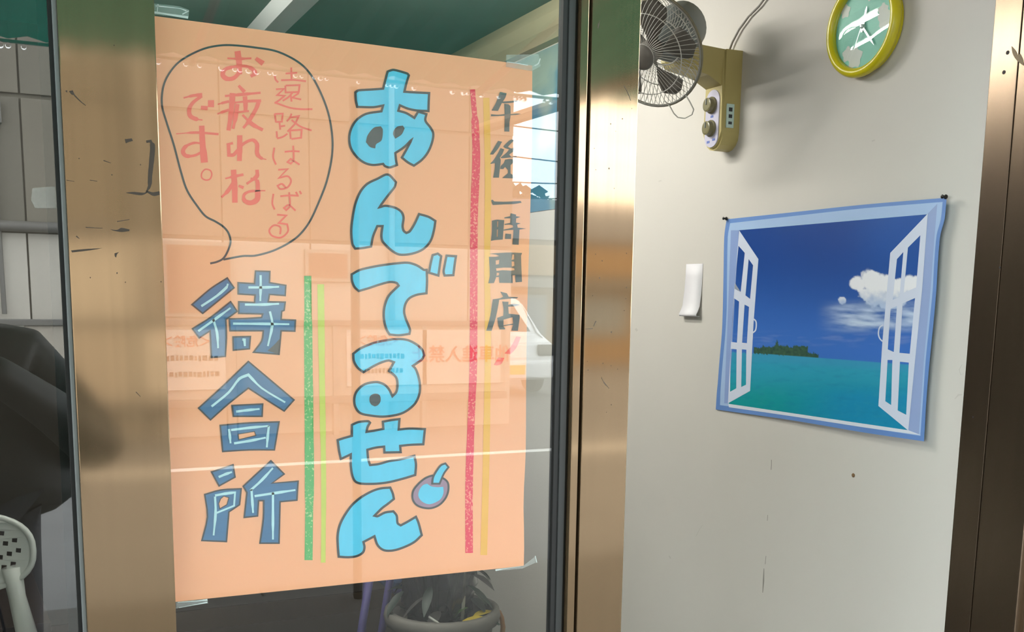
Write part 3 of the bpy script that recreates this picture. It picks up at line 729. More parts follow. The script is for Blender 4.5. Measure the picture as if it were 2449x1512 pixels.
for j in range(GV + 1):
    for i in range(GU + 1):
        s, t = i / GU, j / GV
        u = (corners[0][0] * (1 - s) + corners[1][0] * s) * (1 - t) + (corners[3][0] * (1 - s) + corners[2][0] * s) * t
        v = (corners[0][1] * (1 - s) + corners[1][1] * s) * (1 - t) + (corners[3][1] * (1 - s) + corners[2][1] * s) * t
        p = cS([(u, v)])[0]
        vs.append(sheetS.at(p[0], p[1], 0.0005)); cols.append(sea_colour(u, v))
fs = [(j * (GU + 1) + i, (j + 1) * (GU + 1) + i, (j + 1) * (GU + 1) + i + 1, j * (GU + 1) + i + 1) for j in range(GV) for i in range(GU)]
M_PRINT = attr_mat('printed_picture', 0.4)
pic = make('printed_seascape', vs, fs, M_PRINT, sea)
ca = pic.data.color_attributes.new('print', 'FLOAT_COLOR', 'POINT')
for i, c in enumerate(cols): ca.data[i].color = (*c, 1)

M_SHUT = mat('printed_white_shutter', S(214, 222, 240), 0.45, 0, 0.06, 7)
left_panes = [[(393,350),(428,390),(405,610),(368,592)], [(450,425),(475,460),(458,650),(432,630)], [(365,645),(396,665),(384,897),(352,893)], [(427,682),(452,695),(440,900),(413,897)], [(348,932),(382,935),(380,1155),(345,1175)], [(412,935),(437,937),(435,1135),(408,1148)]]
ink_fill(sheetS, [(cS([(396,262),(505,425),(478,780),(458,1170),(333,1240),(345,1000),(372,560)]), [cS(h) for h in left_panes])], 0.0007).build('printed_shutter', M_SHUT, sea)
right_panes = [[(1288,425),(1324,385),(1302,640),(1264,655)], [(1350,360),(1420,290),(1396,585),(1326,615)], [(1252,705),(1288,690),(1270,950),(1236,935)], [(1320,675),(1390,645),(1360,960),(1302,955)], [(1235,995),(1262,995),(1255,1250),(1222,1228)], [(1305,1005),(1355,1010),(1340,1305),(1292,1280)]]
ink_fill(sheetS, [(cS([(1250,390),(1462,168),(1430,600),(1390,1000),(1352,1394),(1183,1255),(1205,900)]), [cS(h) for h in right_panes])], 0.0007).build('printed_shutter', M_SHUT, sea)
ink_line(sheetS, [(smooth_poly(cS([(473,760),(490,775),(493,800),(488,828),(472,842)]), False), 3.2, False)], 0.0008).build('printed_handle', M_SHUT, sea)
ink_line(sheetS, [(smooth_poly(cS([(1210,796),(1190,812),(1183,845),(1190,872),(1206,890)]), False), 3.2, False)], 0.0008).build('printed_handle', M_SHUT, sea)
# drawing pins
M_PIN = mat('dark_pin', (0.03, 0.028, 0.025), 0.35, 0.6)
for (px, py), lb in (((1738, 523), 'dark drawing pin at the left top corner of the sea poster'), ((2263, 471), 'dark drawing pin at the right top corner of the sea poster')):
    p = sheetS.at(px, py, 0.001)
    MB().lathe([(0.0045, 0), (0.005, 0.002), (0.0028, 0.004), (0.0026, 0.009), (0.0042, 0.011), (0.003, 0.012)], axis_matrix(p, nS), 14).build('drawing_pin', M_PIN, smooth=True, label=lb, cat='pin', group='pins of the sea poster')

# curled strip of white paper
sp = []
w0, w1 = pX(1642, 632, XW), pX(1682, 632, XW)
zt = w0.z; zb = pX(1660, 757, XW).z
prof = [(0.0008, 0), (0.0008, .25), (0.002, .5), (0.0045, .68), (0.006, .8), (0.012, .90), (0.017, .96), (0.015, 1.0), (0.009, 1.0), (0.004, .985)]
for off, t in prof:
    z = zt + (zb - zt) * t; sh_ = 0.010 * t
    sp += [(XW - off, w0.y + sh_ * .4, z), (XW - off, w1.y + sh_ * .4 - 0.004 * t, z)]
strip = make('paper_strip', sp, [(2 * i, 2 * i + 1, 2 * i + 3, 2 * i + 2) for i in range(len(prof) - 1)], mat('white_paper', S(238, 236, 240), 0.6), smooth=True, label='narrow strip of white paper curling off the wall left of the sea poster', cat='paper')
sm = strip.modifiers.new('thickness', 'SOLIDIFY'); sm.thickness = 0.0004

# little marks on the wall
shR = Sheet((XW, 0, 0), (-1, 0, 0))
M_MARK = mat('wall_mark_brown', S(120, 92, 62), 0.8); M_CRACK = mat('wall_crack', S(150, 146, 138), 0.9); M_SMUDGE = mat('wall_smudge', S(196, 192, 184), 0.8)
p = pX(2041, 1137, XW)
MB().lathe([(0.005, 0), (0.0048, 0.0012), (0.003, 0.002)], axis_matrix(p, (-1, 0, 0)), 9).build('plug_hole', M_MARK, wall_right)
for pts, w in (([(1845, 1100), (1845, 1112), (1844, 1124)], 1.6), ([(1836, 1232), (1835, 1246)], 1.2), ([(1832, 1330), (1830, 1350)], 1.2), ([(1827, 1360), (1826, 1390), (1824, 1418)], [1.5, 3.5, 1.5])):
    ink_line(shR, [(pts, w, False)], 0.0003).build('hairline_crack', M_CRACK, wall_right)
for pts, w in (([(2301, 872), (2294, 884), (2297, 896), (2305, 894)], [1.5, 2, 1.5, 1]), ([(2283, 955), (2292, 945), (2302, 944)], [1.5, 4, 2]), ([(1664, 1284), (1672, 1268), (1680, 1256)], 1.2), ([(1600, 1330), (1604, 1336)], 3), ([(1520, 786), (1524, 792)], 5), ([(1575, 434), (1582, 432)], 3), ([(2085, 338), (2092, 335)], 3)):
    ink_line(shR, [(pts, w, False)], 0.0003).build('smudge', M_SMUDGE, wall_right)

# ------------------------------------------------------------------ wall clock
cc = Vector((XW, 0.372, 2.047)); CRD = 0.097
clock = thing('wall_clock', cc, 'round wall clock with a thick yellow-green rim and aqua face', 'clock')
A = axis_matrix(cc, (-1, 0, 0))
M_RIM = mat('yellow_green_plastic', S(204, 192, 30), 0.28)
rimp = []
for k in range(20):
    a = 2 * math.pi * k / 20
    rimp.append((CRD + 0.0105 * math.cos(a), 0.0265 + 0.0125 * math.sin(a)))
mb = MB(); n = 64; vs = []; fs = []
for i in range(n):
    a = 2 * math.pi * i / n
    for r, h in rimp: vs.append(A @ Vector((r * math.cos(a), r * math.sin(a), h)))
for i in range(n):
    for k in range(20):
        fs.append((i * 20 + k, ((i + 1) % n) * 20 + k, ((i + 1) % n) * 20 + (k + 1) % 20, i * 20 + (k + 1) % 20))
mb.add(vs, fs).build('rim', M_RIM, clock, smooth=True)
MB().lathe([(CRD - 0.004, 0), (CRD, 0.004), (CRD, 0.022)], A, 48).build('case', M_RIM, clock)
M_FACE = mat('aqua_face', S(126, 196, 176), 0.5, 0, 0.16, 14)
face = MB().lathe([(CRD - 0.002, 0.020), (CRD - 0.002, 0.0225)], A, 48).build('face', M_FACE, clock)
M_BLOB = mat('pale_pink_print', S(206, 206, 200), 0.5)
for fi, (bx, by, br_) in enumerate(((-0.062, 0.005, 0.02), (-0.055, 0.022, 0.014), (0.022, -0.062, 0.022), (0.045, -0.05, 0.016), (0.06, 0.045, 0.014), (-0.02, 0.066, 0.016))):
    pts = []
    for k in range(18):
        a = 2 * math.pi * k / 18; r = br_ * (1 + 0.18 * math.sin(5 * a))
        pts.append(A @ Vector((-(bx + r * math.cos(a)), by + r * math.sin(a), 0.0228 + 0.0001 * fi)))
    make('printed_flower', pts, [tuple(range(18))], M_BLOB, face)
M_HAND = mat('silver_hand', S(205, 214, 212), 0.3, 0.5)
def hand(name, ang, l, w, h, tail=0.012):
    d = Vector((-math.sin(ang), math.cos(ang), 0)); s_ = Vector((d.y, -d.x, 0))
    pts = [d * -tail + s_ * w, d * (l * .8) + s_ * w * .8, d * l, d * (l * .8) - s_ * w * .8, d * -tail - s_ * w]
    vs = [A @ (p + Vector((0, 0, h))) for p in pts] + [A @ (p + Vector((0, 0, h + 0.001))) for p in pts]
    make(name, vs, [(0, 1, 2, 3, 4), (9, 8, 7, 6, 5)] + [(i, i + 5, (i + 1) % 5 + 5, (i + 1) % 5) for i in range(5)], M_HAND, clock)
hand('hour_hand', math.radians(-12), 0.042, 0.0032, 0.025)
hand('minute_hand', math.radians(-140), 0.062, 0.0024, 0.027)
hand('second_hand', math.radians(158), 0.05, 0.0010, 0.029, 0.02)
MB().lathe([(0.005, 0.0225), (0.005, 0.030), (0.002, 0.032)], A, 16).build('centre_cap', M_HAND, clock)
MB().lathe([(CRD - 0.006, 0.031), (0.075, 0.0335), (0.05, 0.0352), (0.025, 0.0362), (0.001, 0.0365)], A, 48, cap=False).build('cover_glass', glass_mat('clock_glass', (0.97, 1, 0.99), 0.05), clock, smooth=True)

# ------------------------------------------------------------------ wall fan
M_KHAKI = mat('khaki_plastic', S(182, 168, 108), 0.45, 0, 0.05, 10)
fan = thing('wall_fan', (XW, 0.875, 1.85), 'old khaki wall fan with grey blades and white wire guard on a wall bracket', 'fan')
M_LTGREY = mat('grey_plastic', S(128, 134, 132), 0.5); M_WIRE = mat('white_wire', S(205, 204, 196), 0.4, 0.2)
M_BLADE = mat('dusty_grey_blade', S(104, 100, 92), 0.5, 0, 0.15, 10)
bc = MB()
poly = [(0.832, 2.088), (0.916, 2.088), (0.916, 1.882)]
for k in range(1, 8):
    a = math.pi * k / 8
    poly.append((0.874 + 0.042 * math.cos(a), 1.879 - 0.042 * math.sin(a)))
poly.append((0.832, 1.882))
bm = bmesh.new()
f0 = [bm.verts.new((XW, y, z)) for y, z in poly]; f1 = [bm.verts.new((1.684, 0.874 + (y - 0.874) * .94, z)) for y, z in poly]
bm.faces.new(f0); bm.faces.new(list(reversed(f1)))
for i in range(len(poly)):
    j = (i + 1) % len(poly); bm.faces.new((f0[i], f0[j], f1[j], f1[i]))
bmesh.ops.bevel(bm, geom=[e for e in bm.edges if e.verts[0].co.x < 1.7 and e.verts[1].co.x < 1.7], offset=0.006, segments=3, affect='EDGES')
bc.from_bm(bm)
bc.build('bracket', M_KHAKI, fan)
arm = MB().prism([(1.690, 2.088), (1.690, 1.995), (1.64, 2.02), (1.555, 2.035), (1.54, 2.05), (1.54, 2.085), (1.56, 2.094)], 'y', 0.84, 0.91)
arm.build('arm', M_KHAKI, fan)
# control panel: lilac plate with two knobs, sticker on the side
pn = []
for k in range(24):
    a = 2 * math.pi * k / 24
    cy_, cz_ = 0.874 + 0.030 * math.cos(a), (1.962 if math.sin(a) > 0 else 1.875) + 0.030 * math.sin(a)
    pn.append((cy_, cz_))
MB().prism(pn, 'x', 1.6815, 1.6845).build('control_plate', mat('lilac_plate', S(196, 194, 212), 0.4), fan)
M_KNOB = mat('khaki_knob', S(122, 116, 82), 0.3)
for z in (1.953, 1.894):
    kb = MB().lathe([(0.0215, 0), (0.0215, 0.004), (0.0185, 0.006), (0.0175, 0.017), (0.014, 0.0185)], axis_matrix((1.6815, 0.876, z), (-1, 0, 0)), 24).build('knob', M_KNOB, fan)
    MB().box(1.661, 1.664, 0.8745, 0.8775, z, z + 0.014).build('pointer', M_LTGREY, kb)
for z0, dy in ((1.924, 0.0), (1.860, 0.012), (1.864, -0.012)):
    MB().box(1.6810, 1.6816, 0.868 + dy, 0.880 + dy, z0 - 0.003, z0 + 0.003).build('printed_mark', mat('panel_blue', S(84, 104, 170), 0.5), fan)
stk = MB().box(1.697, 1.720, 0.8305, 0.8335, 1.892, 1.952).build('sticker', mat('pale_cyan_sticker', S(196, 220, 214), 0.4), fan)
for z0, h_ in ((1.938, .010), (1.921, .009), (1.904, .007)):
    MB().box(1.703, 1.714, 0.8300, 0.8306, z0 - h_ / 2, z0 + h_ / 2).build('printed_mark', M_INK, stk)

FC = Vector((1.43, 0.79, 2.045)); FN = Vector((-0.78, -0.36, -0.50)).normalized()
FA = axis_matrix(FC, FN); GR = 0.136
# motor: behind the guard, joined to the arm
MB().lathe([(0.006, -0.20), (0.045, -0.198), (0.062, -0.18), (0.066, -0.12), (0.058, -0.085), (0.03, -0.075), (0.02, -0.03)], FA, 28).build('motor_housing', M_LTGREY, fan, smooth=True)
MB().tube([FA @ Vector((0, -0.03, -0.13)), Vector((1.575, 0.875, 2.10)), Vector((1.57, 0.875, 2.07))], [0.03, 0.028, 0.026], 14).build('pivot', M_KHAKI, fan, smooth=True)
MB().lathe([(0.012, -0.025), (0.026, -0.02), (0.028, 0.005), (0.018, 0.018), (0.004, 0.022)], FA, 24).build('hub', M_BLADE, fan, smooth=True)
def fan_wires(depth, sign, name, inner):
    mb = MB()
    for k in range(64):
        a = 2 * math.pi * k / 64
        pts = []
        for q in range(6):
            t = q / 5; r = inner + (GR - inner) * t
            tw = a + 0.28 * (1 - t) * sign
            h = depth * (1 - t ** 3)
            pts.append(FA @ Vector((r * math.cos(tw), r * math.sin(tw), h)))
        mb.tube(pts, 0.0006 if sign > 0 else 0.0009, 4, caps=False)
    for r, h, wr in ((inner, depth, 0.0018), (GR * .72, depth * .62, 0.0013), (GR, 0.0, 0.0022)):
        mb.tube([FA @ Vector((r * math.cos(2 * math.pi * k / 48), r * math.sin(2 * math.pi * k / 48), h)) for k in range(48)], wr, 6, closed=True)
    return mb.build(name, M_WIRE, fan, smooth=True)
fan_wires(0.038, 1, 'front_guard', 0.03)
fan_wires(-0.060, -1, 'rear_guard', 0.055)
MB().lathe([(0.0305, 0.034), (0.031, 0.040), (0.024, 0.044), (0.003, 0.046)], FA, 28).build('guard_badge', mat('badge_grey', S(110, 106, 98), 0.5), fan, smooth=True)
band = MB().tube([FA @ Vector(((GR + .002) * math.cos(2 * math.pi * k / 48), (GR + .002) * math.sin(2 * math.pi * k / 48), -0.004)) for k in range(48)], 0.0034, 6, closed=True)
band.build('guard_clip_ring', mat('dusty_band', S(132, 126, 104), 0.6, 0, 0.3, 90), fan, smooth=True)
for b_ in range(5):
    a0 = math.radians(-80 + 72 * b_)
    vs = []; NB = 9
    for q in range(NB + 1):
        t = q / NB; r = 0.022 + 0.098 * t
        wdt = 0.28 + 0.55 * math.sin(min(1, t * 1.15) * math.pi * .62)
        if t > .86: wdt *= 1 - ((t - .86) / .14) ** 2 * .6
        for k in range(5):
            u = k / 4 - .5
            aa = a0 + u * wdt + 0.25 * t
            vs.append(FA @ Vector((r * math.cos(aa), r * math.sin(aa), -0.004 + u * 0.030 * (1 - .3 * t))))
    bl_ = make('blade', vs, [(q * 5 + k, q * 5 + k + 1, (q + 1) * 5 + k + 1, (q + 1) * 5 + k) for q in range(NB) for k in range(4)], M_BLADE, fan, smooth=True)
    md = bl_.modifiers.new('thickness', 'SOLIDIFY'); md.thickness = 0.002
# wire loop under the guard
lp = [(1588, 240), (1602, 254), (1612, 272), (1621, 281), (1638, 283), (1655, 274), (1659, 262), (1650, 244), (1640, 228)]
MB().tube([pPlane(x, y, FC + FN * 0.004, FN) for x, y in lp], 0.0016, 6).build('wire_loop', M_WIRE, fan, smooth=True)
# cable going up the wall
M_CABLE = mat('grey_cable', S(138, 134, 128), 0.5)
cab = [pX(x, y, XW - 0.008) for x, y in ((1745, 119), (1752, 100), (1768, 70), (1790, 40), (1815, 15), (1832, -8), (1850, -45), (1880, -120))]
MB().tube(cab, 0.0028, 8).build('power_cable', M_CABLE, fan, smooth=True)

# ------------------------------------------------------------------ inside the waiting room
# ceiling lamp: long white trough along the room with two tubes
M_ENAMEL = mat('white_enamel', S(232, 234, 232), 0.35); M_SOCK = mat('socket_white', S(225, 225, 222), 0.4)
def ceiling_light(xc, y0, y1, t0, t1, strength, label):
    l_ = thing('ceiling_light', (xc, (y0 + y1) / 2, ZC), label, 'light', 'fluorescent ceiling lights')
    MB().prism([(xc - .0575, ZC), (xc + .0575, ZC), (xc + .0375, ZC - 0.05), (xc - .0375, ZC - 0.05)], 'y', y0, y1).build('housing', M_ENAMEL, l_)
    m_ = mat('fluorescent_tube', (1, 1, 1), 0.4, emit=(1.0, 0.97, 0.90), estr=strength)
    for x in (xc - .0155, xc + .0155):
        MB().tube([(x, t0, ZC - 0.072), (x, t1, ZC - 0.072)], 0.0145, 12).build('tube', m_, l_, smooth=True)
        for y in (t0 - .015, t1 + .015):
            MB().box(x - 0.0145, x + 0.0145, y - 0.012, y + 0.012, ZC - 0.09, ZC - 0.05).build('socket', M_SOCK, l_)
ceiling_light(0.8875, 0.92, 2.75, 0.98, 1.78, LAMP_STRENGTH, 'long white fluorescent ceiling light seen through the glass above the poster')
ceiling_light(0.2, 0.75, 2.35, 0.82, 2.28, LAMP_STRENGTH * 0.75, 'second fluorescent ceiling light farther left inside the waiting room')

# sky-and-cloud paper high on the side wall
vs = []; cols = []; GU, GV = 80, 36
for j in range(GV + 1):
    for i in range(GU + 1):
        y = 1.55 + (2.96 - 1.55) * i / GU; z = ZC - 0.115 - 0.56 * j / GV
        vs.append((XW - 0.0032, y, z))
        n_ = sstep(-.12, .25, fbm(y * 3.2, z * 4.5, 5, 2.0))
        cols.append(lerp3(S(70, 128, 156), S(158, 176, 164), n_))
fs = [(j * (GU + 1) + i, (j + 1) * (GU + 1) + i, (j + 1) * (GU + 1) + i + 1, j * (GU + 1) + i + 1) for j in range(GV) for i in range(GU)]
mur = MB().box(XW - 0.003, XW - 0.001, 1.55, 2.96, ZC - 0.675, ZC - 0.115).build('cloud_poster', mat('mural_back', S(200, 205, 200), 0.6), label='blue sky and cloud print high on the wall behind the door glass', cat='poster')
pr = make('printed_clouds', vs, fs, M_PRINT, mur)
ca = pr.data.color_attributes.new('print', 'FLOAT_COLOR', 'POINT')
for i, c in enumerate(cols): ca.data[i].color = (*c, 1)

# dark bench left
M_DKWOOD = mat('dark_brown_wood', S(58, 46, 38), 0.45, 0, 0.2, 5, stretch=(6, 1, 6))
bench = thing('bench', (-0.2, 2.35, 0), 'low dark brown bench beyond the white plastic chair', 'bench')
Mb = Matrix.Translation((-0.19, 2.35, 0)) @ Matrix.Rotation(math.radians(-4), 4, 'Z')
Mb = Matrix.Translation((-0.19, 2.3, 0)) @ Matrix.Rotation(math.radians(4), 4, 'Z')
for k in range(3):
    MB().bbox(-0.20 + k * 0.137, -0.07 + k * 0.137, -0.36, 0.56, 0.385, 0.42, 0.004, Mb).build('seat_plank', M_DKWOOD, bench)
MB().bbox(-0.20, 0.204, -0.355, -0.33, 0.12, 0.385, 0.003, Mb).build('end_panel', M_DKWOOD, bench)
for x in (-0.17, 0.17):
    for y in (-0.30, 0.5):
        MB().bbox(x - 0.025, x + 0.025, y - 0.025, y + 0.025, 0, 0.39, 0.003, Mb).build('leg', M_DKWOOD, bench)

# white plastic chair with a perforated back (only its right shoulder shows)
M_WPLAS = mat('white_plastic', S(214, 216, 212), 0.4, 0, 0.04, 8)
cx0, cy0 = -0.215, 1.62
chair = thing('plastic_chair', (cx0, cy0, 0), 'white plastic chair with square holes in its rounded back behind the left window', 'chair')
bp_ = []
for k in range(40):
    a = 2 * math.pi * k / 40
    ca_, sa_ = math.cos(a), math.sin(a)
    rx = 0.215 * (abs(ca_) ** 0.75) * (1 if ca_ > 0 else -1)
    rz = 0.115 * (abs(sa_) ** 0.8) * (1 if sa_ > 0 else -1)
    bp_.append((cx0 + rx, 0.69 + rz))
holes = []
for i_ in range(-9, 10):
    for j_ in range(-5, 6):
        hx = cx0 + 0.012 + i_ * 0.0245 + j_ * 0.0085; hz = 0.70 + i_ * 0.009 - j_ * 0.031
        if ((hx - cx0) / 0.185) ** 2 + ((hz - 0.69) / 0.088) ** 2 < 1:
            q_ = 0.0082
            holes.append([(hx - q_, hz - q_ + .002), (hx + q_ - .002, hz - q_), (hx + q_, hz + q_ - .002), (hx - q_ + .002, hz + q_)])
def bend(x): return 0.35 * (x - cx0) ** 2
allp = bp_ + [p for h in holes for p in h]
tr3 = tessellate_polygon([[Vector((x, z, 0)) for x, z in bp_]] + [[Vector((x, z, 0)) for x, z in h] for h in holes])
bk = MB().add([(x, cy0 + 0.20 - 2 * bend(x), z) for x, z in allp], [tuple(t) for t in tr3]).build('backrest', M_WPLAS, chair)
md = bk.modifiers.new('thickness', 'SOLIDIFY'); md.thickness = 0.006; md.offset = 0
MB().tube([(x, cy0 + 0.20 - 2 * bend(x), z) for x, z in bp_], 0.009, 8, closed=True).build('back_rim', M_WPLAS, chair, smooth=True)
MB().bbox(cx0 - 0.21, cx0 + 0.21, cy0 - 0.22, cy0 + 0.19, 0.40, 0.425, 0.011).build('seat', M_WPLAS, chair)
for sx in (-1, 1):
    MB().tube([(cx0 + sx * 0.19, cy0 + 0.17, 0.41), (cx0 + sx * 0.165, cy0 + 0.19, 0.55), (cx0 + sx * 0.155, cy0 + 0.19, 0.64)], [0.03, 0.024, 0.028], 10).build('back_support', M_WPLAS, chair, smooth=True)
    for yy in (-0.2, 0.17):
        MB().tube([(cx0 + sx * 0.18, cy0 + yy, 0.41), (cx0 + sx * 0.22, cy0 + yy * 1.15, 0.0)], [0.03, 0.018], 10).build('leg', M_WPLAS, chair, smooth=True)

# folding chair with purple-blue tubes, half hidden by the poster
M_PURP = mat('purple_blue_tube', S(92, 84, 140), 0.35); M_NAVY = mat('navy_fabric', S(40, 62, 96), 0.8)
fch = thing('folding_chair', (1.0, 2.05, 0), 'folding chair with purple-blue tube legs and navy seat below the poster', 'chair')
def fp(px, py, y): return pY(px, py, y)
for top, bot, yy in (((893, 1330), (856, 1560), 1.66), ((942, 1330), (905, 1560), 1.78)):
    a_, b_ = fp(*top, yy), fp(*bot, yy); d_ = (b_ - a_).normalized()
    b_ = a_ + d_ * ((0.0 - a_.z) / d_.z); a2 = a_ - d_ * ((0.83 - a_.z) / -d_.z if d_.z < 0 else 0)
    MB().tube([a2, b_], 0.0135, 10).build('leg', M_PURP, fch, smooth=True)
q = fp(965, 1400, 1.86)
MB().bbox(q.x - 0.05, q.x + 0.22, 1.80, 2.10, 0.42, 0.47, 0.012).build('seat', M_NAVY, fch)
MB().bbox(q.x - 0.05, q.x + 0.22, 2.10, 2.125, 0.62, 0.84, 0.01).build('backrest', M_NAVY, fch)
for xx in (q.x - 0.055, q.x + 0.225):
    MB().tube([(xx, 2.12, 0.86), (xx, 2.11, 0.44), (xx, 2.2, 0.0)], 0.012, 10).build('leg', M_PURP, fch, smooth=True)
MB().tube([(q.x - 0.055, 1.81, 0.44), (q.x + 0.225, 1.81, 0.44)], 0.012, 10).build('front_bar', M_PURP, fch, smooth=True)

# planter with a tired plant
M_POT = mat('grey_plastic_pot', S(104, 100, 94), 0.6, 0, 0.12, 10)
PC = Vector((1.19, 1.55, 0)); PR = 0.185
pot = thing('planter', PC, 'large grey plant pot with dark leaves and two yellow ones below the poster', 'plant pot')
Mp = Matrix.Translation(PC)
MB().lathe([(0.12, 0.0), (0.135, 0.01), (PR - 0.02, 0.40), (PR, 0.405), (PR + 0.004, 0.425), (PR, 0.445), (PR - 0.02, 0.448), (PR - 0.026, 0.43), (PR - 0.03, 0.395), (0.001, 0.39)], Mp, 40).build('pot', M_POT, pot, smooth=True)
MB().lathe([(PR - 0.03, 0.385), (0.10, 0.402), (0.001, 0.406)], Mp, 24).build('soil', mat('dark_soil', S(44, 40, 34), 0.9, 0, 0.3, 40, 0.4), pot)
def leaf(c, d, l, w, m, name='leaf', droop=0.3):
    c = Vector(c); d = Vector(d).normalized(); s_ = d.cross(Vector((0, 0, 1)))
    s_ = s_.normalized() if s_.length > .1 else Vector((1, 0, 0))
    up = s_.cross(d); vs = []
    for q in range(6):
        t = q / 5; ww = w * math.sin(math.pi * (0.06 + 0.93 * t)) ** .8
        p = c + d * (l * t) - Vector((0, 0, droop * l * t * t))
        vs += [p - s_ * ww + up * ww * .25, p, p + s_ * ww + up * ww * .25]
    o = make(name, vs, [(q * 3 + k, q * 3 + k + 1, (q + 1) * 3 + k + 1, (q + 1) * 3 + k) for q in range(5) for k in range(2)], m, pot, smooth=True)
    return o
M_LEAFD = [mat('dark_leaf_%d' % i, S(*c), 0.5, 0, 0.2, 20) for i, c in enumerate(((40, 58, 44), (34, 48, 40), (52, 66, 50)))]
M_LEAFG = mat('green_leaf', S(92, 118, 66), 0.5); M_LEAFY = mat('yellow_leaf', S(206, 178, 60), 0.5, 0, 0.12, 30)
rnd = random.Random(4)
for k in range(34):
    a = rnd.uniform(0, 6.283); r = rnd.uniform(0.02, 0.13)
    leaf(PC + Vector((r * math.cos(a), r * math.sin(a), 0.40)), (math.cos(a + rnd.uniform(-1, 1)), math.sin(a + rnd.uniform(-1, 1)), rnd.uniform(.1, .9)), rnd.uniform(.06, .10), rnd.uniform(.012, .024), M_LEAFD[k % 3])
leaf(PC + Vector((0.03, -0.10, 0.425)), (0.8, -0.35, 0.25), 0.085, 0.018, M_LEAFY, 'yellow_leaf', 0.15)
leaf(PC + Vector((0.075, -0.085, 0.43)), (0.9, 0.1, 0.2), 0.075, 0.02, M_LEAFY, 'yellow_leaf', 0.1)
leaf(PC + Vector((0.02, -0.05, 0.42)), (0.5, -0.2, 0.7), 0.075, 0.018, M_LEAFG, 'green_leaf')
MB().tube([PC + Vector((0.045, -0.06, 0.40)), PC + Vector((0.075, -0.02, 0.60)), PC + Vector((0.13, 0.03, 0.85))], 0.006, 8).build('stake', mat('pale_stake', S(172, 166, 154), 0.6), pot, smooth=True)
MB().tube([PC + Vector((-0.085, -0.10, 0.455)), PC + Vector((-0.045, -0.135, 0.425))], 0.004, 8).build('label_stick', mat('white_stick', S(190, 190, 184), 0.5), pot, smooth=True)
# withered stems and big dark leaves above the pot
for k in range(26):
    a = rnd.uniform(0, 6.283); h_ = rnd.uniform(.45, .85)
    tipp = PC + Vector((0.13 * math.cos(a), 0.06 + 0.12 * math.sin(a), h_))
    MB().tube([PC + Vector((0.04 * math.cos(a), 0.05 + 0.04 * math.sin(a), 0.39)), tipp], [0.004, 0.002], 5).build('stem', M_LEAFD[1], pot)
    for q in range(3):
        aa = a + rnd.uniform(-1.4, 1.4)
        leaf(tipp - Vector((0, 0, 0.08 * q)), (math.cos(aa), math.sin(aa), rnd.uniform(-.6, .3)), rnd.uniform(.06, .10), rnd.uniform(.012, .022), (M_LEAFD[k % 3] if q else mat('grey_dry_leaf_%d' % k, S(70, 67, 64), 0.6)), 'leaf', 0.4)
wr = []; wf_ = []; rw = random.Random(9)
for j in range(9):
    for i in range(28):
        a = 2 * math.pi * i / 28
        r = 0.10 + 0.055 * (j / 8) + 0.018 * noise.noise(Vector((math.cos(a) * 3, math.sin(a) * 3, j * .7))) + 0.010 * math.sin(i * 2.4 + j)
        wr.append(PC + Vector((r * math.cos(a), 0.03 + r * math.sin(a) * .8, 0.41 + 0.055 * j + 0.01 * math.sin(i * 1.7))))
for j in range(8):
    for i in range(28):
        wf_.append((j * 28 + i, j * 28 + (i + 1) % 28, (j + 1) * 28 + (i + 1) % 28, (j + 1) * 28 + i))
make('plastic_wrap', wr, wf_, glass_mat('grey_film', (0.45, 0.45, 0.46), 0.06, 0.25, 0.35, (0.08, 0.08, 0.085)), pot, smooth=True)
# stick with a curved brown handle against the wall
um = thing('walking_stick', (1.47, 1.74, 0), 'pale stick with a curved brown handle between the plant pot and the wall', 'stick')
h0 = pY(1192, 1478, 1.74)
MB().tube([(h0.x - 0.005, 1.74, 0.0), (h0.x - 0.012, 1.74, h0.z - 0.06)], 0.016, 10).build('shaft', mat('pale_shaft', S(176, 184, 190), 0.5), um, smooth=True)
MB().tube([pY(1200, 1540, 1.74), pY(1203, 1500, 1.74), pY(1200, 1478, 1.74), pY(1194, 1464, 1.74), pY(1187, 1458, 1.74)], [0.009, 0.009, 0.0085, 0.008, 0.006], 10).build('handle', mat('brown_handle', S(156, 116, 76), 0.5), um, smooth=True)

# ------------------------------------------------------------------ outside: what the glass mirrors
MB().box(-6, 9, -3.4, -0.14, -0.12, 0.0).build('pavement', M_CONCRETE, kind='structure')
MB().box(-40, 60, -70, -3.4, -0.2, -0.06).build('road', M_ASPHALT, kind='structure')
kerb = thing('kerb', (0, -3.45, -0.06), kind='structure')
for k in range(15):
    MB().bbox(-6 + k, -5.01 + k, -3.55, -3.4, -0.08, 0.0, 0.01).build('kerb_stone', M_CONCRETE, kerb)
for y0, w, lb in ((-7.55, 0.14, 'white painted line across the road mirrored low in the poster glass'), ):
    MB().box(-20, 30, y0 - w / 2, y0 + w / 2, -0.061, -0.056).build('road_line', M_PAINTW, label=lb, cat='road marking')

